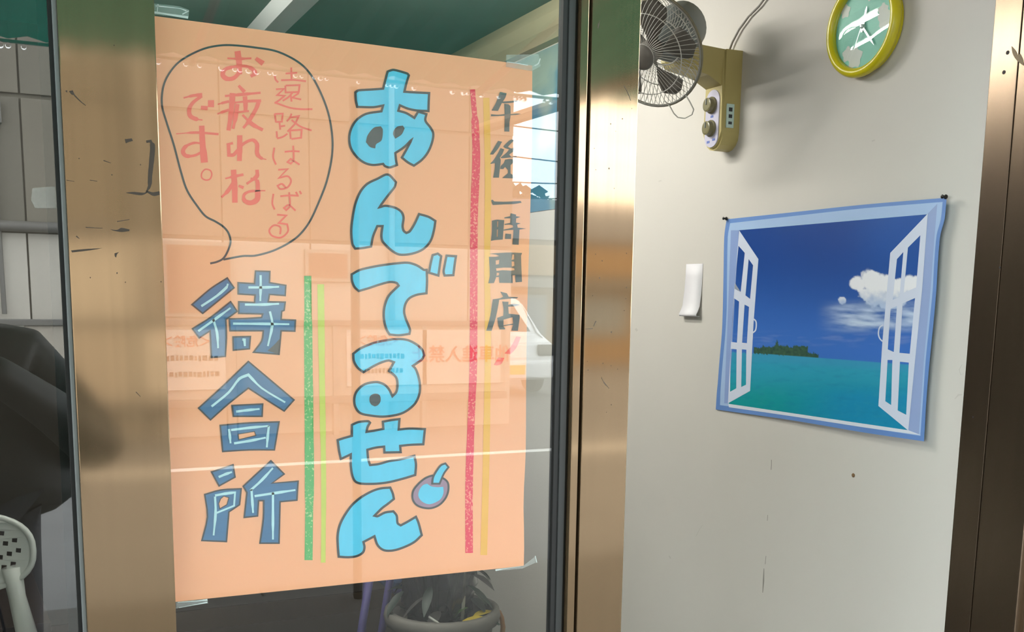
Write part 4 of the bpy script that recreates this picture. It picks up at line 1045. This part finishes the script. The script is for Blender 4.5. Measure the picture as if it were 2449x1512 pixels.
# teal awning over the pavement, rain drops along its front edge
YA, ZA = -3.2, 2.386
M_TEAL = translucent_mat('teal_polycarbonate', S(36, 112, 98), (0.10, 0.36, 0.30), 0.5)
M_ALU = mat('weathered_aluminium', S(140, 138, 130), 0.45, 0.6)
aw = thing('awning', (0, -1.6, 2.386), 'teal corrugated awning mirrored along the top of the glass', 'awning')
nx = 216; vs = []; fs = []
for i in range(nx + 1):
    x = -4.2 + 7.4 * i / nx
    zz = 0.008 * math.sin(i * math.pi / 2)
    for y, z in ((YA, ZA + 0.03), (-0.14, 2.95)): vs.append((x, y, z + zz))
for i in range(nx): fs.append((2 * i, 2 * i + 2, 2 * i + 3, 2 * i + 1))
sh_ = make('corrugated_sheet', vs, fs, M_TEAL, aw)
md = sh_.modifiers.new('thickness', 'SOLIDIFY'); md.thickness = 0.002
MB().bbox(-4.2, 3.2, YA - 0.012, YA + 0.006, ZA + 0.006, ZA + 0.018, 0.003).build('edge_strip', mat('teal_edge', S(60, 140, 122), 0.4), aw)
for x in (-3.2, -1.9, -0.6, 0.7, 2.0):
    MB().tube([(x, YA + 0.02, ZA + 0.0), (x, -0.14, 2.91)], 0.018, 8).build('rafter', M_ALU, aw)
MB().tube([(2.58, -4.5, 2.44), (2.58, -2.6, 2.42)], 0.035, 8).build('side_beam', mat('brown_beam', S(150, 120, 92), 0.6), aw)
for x in (-2.9, 1.40):
    MB().tube([(x, YA + 0.0, 0.0), (x, YA + 0.0, ZA - 0.03)], 0.021, 12).build('post', mat('post_grey', S(84, 84, 80), 0.6), aw, smooth=True)
rd = random.Random(11); mb = MB(); x = -1.2
while x < 2.6:
    if rd.random() < 0.75:
        mb.sphere((x, YA - 0.006, ZA - 0.004), rd.uniform(.009, .015), 10, 7, (1.0, 1, 1.1))
    x += rd.choice((0.022, 0.028, 0.035, 0.055, 0.09))
M_DROP = bpy.data.materials.new('water_drop'); M_DROP.use_nodes = True
b_ = M_DROP.node_tree.nodes['Principled BSDF']; b_.inputs['Transmission Weight'].default_value = 1.0; b_.inputs['Roughness'].default_value = 0.0; b_.inputs['IOR'].default_value = 1.33
mb.build('rain_drops', M_DROP, aw, smooth=True, kind='stuff')

# long pale depot across the road
YD = -9.6; XE = 5.2
M_SIDING = [mat('pale_siding_%d' % i, S(*c), 0.7, 0, 0.07, 1.5, 0.0, stretch=(1, 1, .4)) for i, c in enumerate(((166, 161, 151), (171, 166, 156), (150, 146, 138)))]
M_UPPER = [mat('dark_upper_panel_%d' % i, S(*c), 0.8, 0, 0.12, 1.5, stretch=(1, 1, .4)) for i, c in enumerate(((104, 99, 88), (98, 94, 84)))]  # upper panels in a darker tone than the siding below
depot = thing('depot_building', (-1.5, -13, 0), 'long pale panelled building mirrored across the poster and left window', 'building')
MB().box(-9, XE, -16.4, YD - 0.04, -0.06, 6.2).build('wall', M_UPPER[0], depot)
x = -9.0; k = 0
while x < XE - 0.02:
    x1 = min(x + 0.91, XE)
    MB().bbox(x + 0.008, x1 - 0.008, YD - 0.04, YD, -0.06, 1.96, 0.006).build('wall_panel', M_SIDING[k % 2], depot)
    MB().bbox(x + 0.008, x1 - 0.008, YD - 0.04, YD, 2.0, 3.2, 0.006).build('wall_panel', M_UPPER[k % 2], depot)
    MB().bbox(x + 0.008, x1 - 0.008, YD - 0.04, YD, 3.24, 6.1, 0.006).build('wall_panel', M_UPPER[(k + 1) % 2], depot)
    x = x1; k += 1
MB().bbox(-9, XE + 0.05, YD - 0.2, YD + 0.06, 6.1, 6.3, 0.02).build('eave', M_ALU, depot)
M_RBWIN = mat('brown_window', S(110, 72, 56), 0.3); M_PIPE = mat('grey_pipe', S(92, 90, 86), 0.5)
for a_, b2, c_, d_ in ((1.36, 1.98, 1.22, 1.90), (2.80, 3.22, 1.60, 1.86), (-2.2, -1.2, 1.4, 2.2)):
    w_ = MB().bbox(a_ - .04, b2 + .04, YD, YD + 0.04, c_ - .04, d_ + .04, 0.006).build('window', M_ALU, depot)
    MB().box(a_, b2, YD + 0.03, YD + 0.045, c_, d_).build('pane', M_RBWIN, w_)
MB().tube([(-9, YD + 0.08, 2.02), (0.9, YD + 0.08, 2.02)], 0.05, 10).build('pipe', M_PIPE, depot, smooth=True)
MB().tube([(-0.15, YD + 0.05, 3.6), (-0.13, YD + 0.05, 1.2)], 0.022, 8).build('cable', M_PIPE, depot)
MB().bbox(-0.22, -0.06, YD, YD + 0.08, 2.95, 3.15, 0.008).build('junction_box', M_PIPE, depot)
for xx in (1.15, 3.72):
    MB().tube([(xx, YD + 0.05, 6.1), (xx, YD + 0.05, 0)], 0.035, 8).build('downpipe', M_SIDING[2], depot, smooth=True)
# low white gate with the warning boards
M_GATE = mat('gate_white', S(150, 143, 132), 0.6, 0, 0.06, 3)
gate = thing('sliding_gate', (2, YD + 0.3, -0.06), 'low pale metal gate with warning boards mirrored in the poster glass', 'gate')
for xx in range(-3, 5):
    MB().bbox(xx + 0.01, xx + 0.99, YD + 0.27, YD + 0.31, 0.36, 1.10, 0.006).build('gate_panel', M_GATE, gate)
    MB().bbox(xx - 0.03, xx + 0.03, YD + 0.25, YD + 0.33, -0.06, 1.12, 0.006).build('post', M_ALU, gate)
MB().bbox(-3.0, 5.0, YD + 0.26, YD + 0.34, 1.10, 1.16, 0.008).build('top_rail', M_PIPE, gate)
MB().bbox(-3.0, 5.0, YD + 0.26, YD + 0.34, 0.28, 0.36, 0.008).build('bottom_rail', M_PIPE, gate)

def text_part(body, size, loc, m, parent, name):
    cu = bpy.data.curves.new(name, 'FONT'); cu.body = body; cu.size = size; cu.align_x = 'CENTER'; cu.align_y = 'CENTER'; cu.extrude = 0.002; cu.offset = size * 0.012
    to = bpy.data.objects.new(name, cu); COL.objects.link(to)
    bpy.context.view_layer.update()
    me = bpy.data.meshes.new_from_object(to.evaluated_get(bpy.context.evaluated_depsgraph_get()))
    COL.objects.unlink(to); bpy.data.objects.remove(to)
    me.transform(Matrix.Rotation(math.pi, 4, 'Z') @ Matrix.Rotation(math.pi / 2, 4, 'X'))
    me.materials.clear(); me.materials.append(m)
    o = bpy.data.objects.new(name, me); COL.objects.link(o); place(o, loc, parent)
    return o
M_BOARD = mat('board_white', S(184, 178, 168), 0.5); M_BRED = mat('board_red', S(176, 40, 24), 0.5); M_BBLK = mat('board_black', S(40, 38, 36), 0.5)
def board(x0, x1, big, label):
    yb = YD + 0.33; s_ = thing('warning_board', ((x0 + x1) / 2, yb, 0.45), label, 'sign')
    MB().bbox(x0, x1, YD + 0.312, yb, 0.46, 1.06, 0.004).build('board', M_BOARD, s_)
    if big:
        text_part('他車進入禁止', 0.20, ((x0 + x1) / 2 - 0.0 + 0.42, yb + 0.003, 0.78), M_BRED, s_, 'red_lettering')
    cxm = x0 + 0.34 if big else (x0 + x1) / 2
    text_part('＜危険＞', 0.12, (cxm, yb + 0.003, 0.94), M_BRED, s_, 'red_lettering')
    rr = random.Random(int(x0 * 10) + 3)
    for zz in (0.78, 0.62):                       # two lines too small to read
        xx = cxm - 0.30
        while xx < cxm + 0.30:
            w_ = rr.uniform(.02, .045)
            MB().box(xx, xx + w_, yb, yb + 0.002, zz - rr.uniform(.02, .032), zz + rr.uniform(.02, .032)).build('small_print', M_BBLK, s_)
            xx += w_ + 0.014
board(3.12, 4.92, True, 'white board with large red warning lettering mirrored in the middle of the poster')
board(1.10, 1.86, False, 'smaller white warning board mirrored at the left edge of the poster')

# houses, trees and wires to the right of the depot
M_TAN = mat('tan_render', S(148, 119, 78), 0.8, 0, 0.08, 1.0); M_ROOF = mat('dark_roof_tile', S(58, 60, 66), 0.6, 0, 0.2, 6)
M_HGLASS = mat('house_glass', S(120, 132, 140), 0.15)
def house(x0, x1, y0, y1, eave, ridge, m, label, fascia=True):
    h = thing('house', ((x0 + x1) / 2, (y0 + y1) / 2, -0.06), label, 'building')
    MB().box(x0, x1, y0, y1, -0.06, eave).build('wall', m, h)
    ym = (y0 + y1) / 2
    MB().prism([(y0 - .5, eave), (y1 + .5, eave), (ym, ridge)], 'x', x0 - .4, x1 + .4).build('roof', M_ROOF, h)
    if fascia:
        MB().bbox(x0 - .1, x1 + .1, y1, y1 + 0.6, eave - 0.75, eave - 0.12, 0.02).build('fascia', m, h)
        MB().bbox(x0 - .1, x1 + .1, y1 + 0.02, y1 + 0.5, eave - 1.0, eave - 0.78, 0.02).build('shop_blind', mat('blind_white', S(130, 130, 126), 0.7), h)
    n_ = max(2, int((x1 - x0) / 1.7)); w_ = (x1 - x0) / n_
    for k in range(n_):
        f_ = MB().bbox(x0 + k * w_ + .25, x0 + (k + 1) * w_ - .25, y1, y1 + .06, .55, min(eave - 1.15, 1.9), 0.01).build('window', M_ALU, h)
        MB().box(x0 + k * w_ + .32, x0 + (k + 1) * w_ - .32, y1 + .05, y1 + .07, .62, min(eave - 1.22, 1.83)).build('pane', M_HGLASS, f_)
house(8.6, 17.0, -27, -19.0, 2.62, 3.9, M_TAN, 'tan shop house with dark roof mirrored at the right edge of the door glass')
def tree(x, y, h, r, label):
    t = thing('tree', (x, y, -0.06), label, 'tree', 'trees behind the houses')
    MB().tube([(x, y, -0.06), (x + .1, y, h * .55)], [.22, .1], 8).build('trunk', mat('bark', S(70, 58, 46), 0.9), t, smooth=True)
    mb = MB(); rr = random.Random(int(x * 10))
    for k in range(240):
        a = rr.uniform(0, 6.28); b = rr.uniform(-1, 1); q = r * rr.uniform(.5, 1) ** .5
        c = Vector((x + q * math.sqrt(1 - b * b) * math.cos(a), y + q * math.sqrt(1 - b * b) * math.sin(a), h - r + q * b))
        s_ = rr.uniform(.2, .42); d1 = Vector((rr.uniform(-1, 1), rr.uniform(-1, 1), rr.uniform(-1, 1))).normalized(); d2 = d1.orthogonal()
        mb.add([c - d1 * s_, c - d2 * s_ * .6, c + d1 * s_, c + d2 * s_ * .6], [(0, 1, 2, 3)])
    mb.build('foliage', mat('foliage', S(52, 72, 48), 0.8, 0, 0.3, 2), t, kind='stuff')
tree(13.5, -31, 4.9, 1.9, 'rounded dark tree above the tan house roof on the left')
tree(18.0, -37, 6.0, 2.0, 'taller dark tree beside the tan house on the right')
wires = (((5.6, -17.0, 4.75), (16, -17.0, 4.65)), ((5.6, -17.2, 4.25), (16, -17.2, 4.05)), ((5.6, -17.0, 3.55), (16, -17.0, 4.0)), ((5.6, -17.3, 3.25), (16, -17.3, 3.8)))
pole = thing('utility_pole', (17.2, -17.1, -0.06), 'concrete utility pole carrying the street wires', 'pole')
MB().tube([(17.2, -17.1, -0.06), (17.2, -17.1, 7.5)], [.15, .1], 12).build('pole', M_PIPE, pole, smooth=True)
for k, (a_, b2) in enumerate(wires):
    a_ = Vector(a_); b2 = Vector(b2)
    pts = [a_.lerp(b2, t / 12) - Vector((0, 0, .12 * math.sin(math.pi * t / 12))) for t in range(13)] + [Vector((17.2, -17.1, b2.z + .1))]
    MB().tube(pts, 0.013, 5).build('wire', M_GASKET, pole)

# white car parked behind the corner of the depot
M_VAN = mat('white_car_paint', S(232, 234, 236), 0.2); M_CARGLASS = mat('dark_car_glass', S(46, 50, 54), 0.15); M_TYRE = mat('tyre_black', (0.015, 0.015, 0.015), 0.8)
VX, VY = 6.62, -12.6
van = thing('car', (VX, VY - 1.7, -0.06), 'white car with dark windscreen mirrored low at the right edge of the door glass', 'car')
prof = [(0, .25), (0.05, .55), (-.05, .80), (-.55, .90), (-1.15, 1.40), (-1.4, 1.46), (-3.1, 1.46), (-3.35, 1.30), (-3.4, .30), (-2.95, .22), (-.5, .22)]
bm = bmesh.new()
f0 = [bm.verts.new((VX - .73, VY + u, v - .06)) for u, v in prof]; f1 = [bm.verts.new((VX + .73, VY + u, v - .06)) for u, v in prof]
bm.faces.new(f0); bm.faces.new(list(reversed(f1)))
for i in range(len(prof)):
    j = (i + 1) % len(prof); bm.faces.new((f0[i], f0[j], f1[j], f1[i]))
bmesh.ops.bevel(bm, geom=bm.edges[:], offset=0.04, segments=2, affect='EDGES')
vb = MB(); vb.from_bm(bm); vb.build('body', M_VAN, van)
nrm = Vector((0, .50, .60)).normalized()
def vp(x, u, v, off=.012): return Vector((VX + x, VY + u, v - .06)) + nrm * off
w4 = [vp(-.6, -.61, .95), vp(.6, -.61, .95), vp(.52, -1.09, 1.35), vp(-.52, -1.09, 1.35)]
make('windscreen', w4 + [p - nrm * .01 for p in w4], [(0, 1, 2, 3), (7, 6, 5, 4), (0, 4, 5, 1), (1, 5, 6, 2), (2, 6, 7, 3), (3, 7, 4, 0)], M_CARGLASS, van)
MB().bbox(VX - .74, VX + .74, VY - .02, VY + .12, .22, .46, 0.03).build('bumper', M_VAN, van)
MB().bbox(VX - .17, VX + .17, VY + .12, VY + .13, .28, .42, 0.003).build('number_plate', mat('plate_yellow', S(226, 196, 60), 0.5), van)
for sx in (-1, 1):
    MB().bbox(VX + sx * .56 - .13, VX + sx * .56 + .13, VY - .02, VY + .06, .55, .72, 0.02).build('headlight', M_CARGLASS, van)
    MB().prism([(VY - .95, .95), (VY - 1.30, 1.30), (VY - 3.1, 1.30), (VY - 3.1, .95)], 'x', VX + sx * .735, VX + sx * .745).build('side_window', M_CARGLASS, van)
    for yy in (-.62, -2.75):
        MB().lathe([(.13, -.07), (.27, -.08), (.285, -.04), (.285, .04), (.27, .08), (.13, .07)], axis_matrix((VX + sx * .66, VY + yy, .225), (1, 0, 0)), 24).build('wheel', M_TYRE, van, smooth=True)

# ------------------------------------------------------------------ the photographer, mirrored in the left window
def skin_mesh(name, joints, bones, m, parent, root=0, sub=2):
    """joints: list of (x, y, z, r); bones: pairs"""
    o_ = ORG[parent.name]
    me = bpy.data.meshes.new(name)
    me.from_pydata([Vector(j[:3]) - o_ for j in joints], bones, [])
    ob = bpy.data.objects.new(name, me); COL.objects.link(ob); place(ob, o_, parent)
    me.materials.append(m)
    md = ob.modifiers.new('skin', 'SKIN'); md.use_smooth_shade = True
    for i, j in enumerate(joints):
        r = j[3]; me.skin_vertices[0].data[i].radius = (r, r) if not isinstance(r, tuple) else r
        me.skin_vertices[0].data[i].use_root = (i == root)
    s_ = ob.modifiers.new('subdivision', 'SUBSURF'); s_.levels = sub; s_.render_levels = sub
    return ob
px0, py0 = -0.16, -1.88
person = thing('person', (px0, py0, 0), 'person in a black jacket taking the picture, mirrored in the left window', 'person')
M_SKIN = mat('skin', S(214, 172, 146), 0.55); M_JACKET = mat('black_jacket', S(34, 35, 35), 0.6, 0, 0.2, 12, 0.1)
M_TROUSER = mat('dark_trousers', S(44, 46, 54), 0.8); M_HAIR = mat('black_hair', S(26, 22, 20), 0.5); M_SHOE = mat('dark_shoe', S(40, 38, 38), 0.6)
J = [(px0, py0, .86, .11), (px0, py0, 1.05, .105), (px0, py0, 1.24, .11), (px0, py0 + .01, 1.35, .05), (px0, py0 + .02, 1.40, .048), (px0, py0 + .03, 1.48, .075), (px0, py0 + .035, 1.57, .07),
     (px0 + .16, py0, 1.27, .05), (px0 + .37, py0 + .05, 1.00, .042), (px0 + .04, py0 + .30, 1.27, .03), (px0 + .01, py0 + .33, 1.33, .026),
     (px0 - .16, py0, 1.27, .05), (px0 - .30, py0 + .05, 1.02, .042), (px0 - .14, py0 + .28, 1.24, .03), (px0 - .10, py0 + .33, 1.32, .026),
     (px0 + .09, py0, .80, .085), (px0 + .10, py0 + .01, .45, .055), (px0 + .11, py0 - .02, .08, .038), (px0 + .11, py0 + .10, .04, .03),
     (px0 - .09, py0, .80, .085), (px0 - .10, py0 + .01, .45, .055), (px0 - .11, py0 - .02, .08, .038), (px0 - .11, py0 + .10, .04, .03)]
B = [(0, 1), (1, 2), (2, 3), (3, 4), (4, 5), (5, 6), (2, 7), (7, 8), (8, 9), (9, 10), (2, 11), (11, 12), (12, 13), (13, 14), (0, 15), (15, 16), (16, 17), (17, 18), (0, 19), (19, 20), (20, 21), (21, 22)]
# fingers of both hands, short chains rooted in the palms and bent round the telephone
phone_c = CAM + Vector((-0.17, -0.02, 0.0)) - RIGHT * 0.028 + DOWN * 0.056 - FWD * 0.014
for hand_i, side in ((10, 1), (14, -1)):
    base = len(J); w = Vector(J[hand_i][:3])
    for k in range(4):
        e = phone_c + DOWN * (0.045 - 0.022 * k) + RIGHT * (side * 0.042) - FWD * 0.004
        mid = e * .5 + w * .5 + RIGHT * (side * 0.012)
        J += [(*mid, .0095), (*e, .009), (*(e - RIGHT * side * (0.016 + .004 * (k % 2)) + FWD * 0.016), .0085)]
        n0 = len(J) - 3; B += [(hand_i, n0), (n0, n0 + 1), (n0 + 1, n0 + 2)]
    th = phone_c + DOWN * 0.02 + RIGHT * side * 0.02 - FWD * 0.018
    J += [(*(w * .55 + th * .45 - FWD * .01), .011), (*th, .0095)]
    B += [(hand_i, len(J) - 2), (len(J) - 2, len(J) - 1)]
skin_mesh('body', J, B, M_SKIN, person)
skin_mesh('jacket', [(px0 + .05, py0, .74, (.145, .31)), (px0 + .04, py0, .95, (.14, .27)), (px0, py0, 1.10, (.13, .20)), (px0, py0, 1.25, (.115, .17)), (px0, py0 + .01, 1.35, .075),
    (px0 + .17, py0, 1.26, .085), (px0 + .32, py0 + .02, 1.04, .09), (px0 + .37, py0 + .06, .96, .085), (px0 + .24, py0 + .16, 1.10, .068), (px0 + .06, py0 + .29, 1.25, .05),
    (px0 - .17, py0, 1.26, .085), (px0 - .27, py0 + .02, 1.05, .08), (px0 - .30, py0 + .06, .98, .075), (px0 - .23, py0 + .16, 1.10, .058), (px0 - .15, py0 + .27, 1.22, .046)],
    [(0, 1), (1, 2), (2, 3), (3, 4), (3, 5), (5, 6), (6, 7), (7, 8), (8, 9), (3, 10), (10, 11), (11, 12), (12, 13), (13, 14)], M_JACKET, person)
skin_mesh('trousers', [(px0, py0, .86, .14), (px0 + .095, py0, .78, .105), (px0 + .105, py0 + .01, .45, .078), (px0 + .112, py0 - .01, .10, .065), (px0 - .095, py0, .78, .105), (px0 - .105, py0 + .01, .45, .078), (px0 - .112, py0 - .01, .10, .065)],
    [(0, 1), (1, 2), (2, 3), (0, 4), (4, 5), (5, 6)], M_TROUSER, person)
for sx in (-1, 1):
    MB().bbox(px0 + sx * .112 - .045, px0 + sx * .112 + .045, py0 - .09, py0 + .17, 0.0, .085, .03).build('shoe', M_SHOE, person, smooth=True)
hp = MB().sphere((px0, py0 + .005, 1.535), .108, 20, 12, (.92, 1.02, 1.02)).build('hair', M_HAIR, person, smooth=True)
for sx in (-1, 1):
    MB().sphere((px0 + sx * .032, py0 + .105, 1.515), .011, 8, 6).build('eye', mat('eye_dark', (.02, .015, .012), 0.2), person, smooth=True)
MB().tube([(px0, py0 + .10, 1.51), (px0, py0 + .125, 1.478), (px0, py0 + .10, 1.472)], [.008, .013, .008], 8).build('nose', M_SKIN, person, smooth=True)
MB().tube([(px0 - .022, py0 + .097, 1.445), (px0, py0 + .103, 1.443), (px0 + .022, py0 + .097, 1.445)], [.003, .006, .003], 8).build('mouth', mat('lip', S(170, 104, 96), 0.5), person, smooth=True)
# pale print on the jacket sleeve
yj = py0 + 0.155
em = [(.215, 1.09), (.262, .985), (.215, .985)]
MB().tube([(px0 + .31, yj, 1.03), (px0 + .355, yj, .955), (px0 + .31, yj, .955), (px0 + .31, yj, 1.03)], .005, 6).build('printed_emblem', mat('emblem_grey', S(120, 120, 116), 0.7), person)
ph = thing('telephone', phone_c, 'slim black telephone held up by the photographer', 'phone')
Mph = Matrix.Translation(phone_c) @ Matrix((RIGHT, -DOWN, -FWD)).transposed().to_4x4()
MB().bbox(-.0365, .0365, -.0745, .0745, -.004, .004, .0035, Mph).build('case', mat('phone_black', (.02, .02, .022), .25), ph)
MB().box(-.033, .033, -.071, .071, .0041, .0044, Mph).build('screen', mat('phone_screen', (.01, .01, .012), .08), ph)
MB().bbox(.006, .034, .040, .070, -.0055, -.004, .0007, Mph).build('lens_plate', mat('lens_black', (.008, .008, .008), .1), ph)
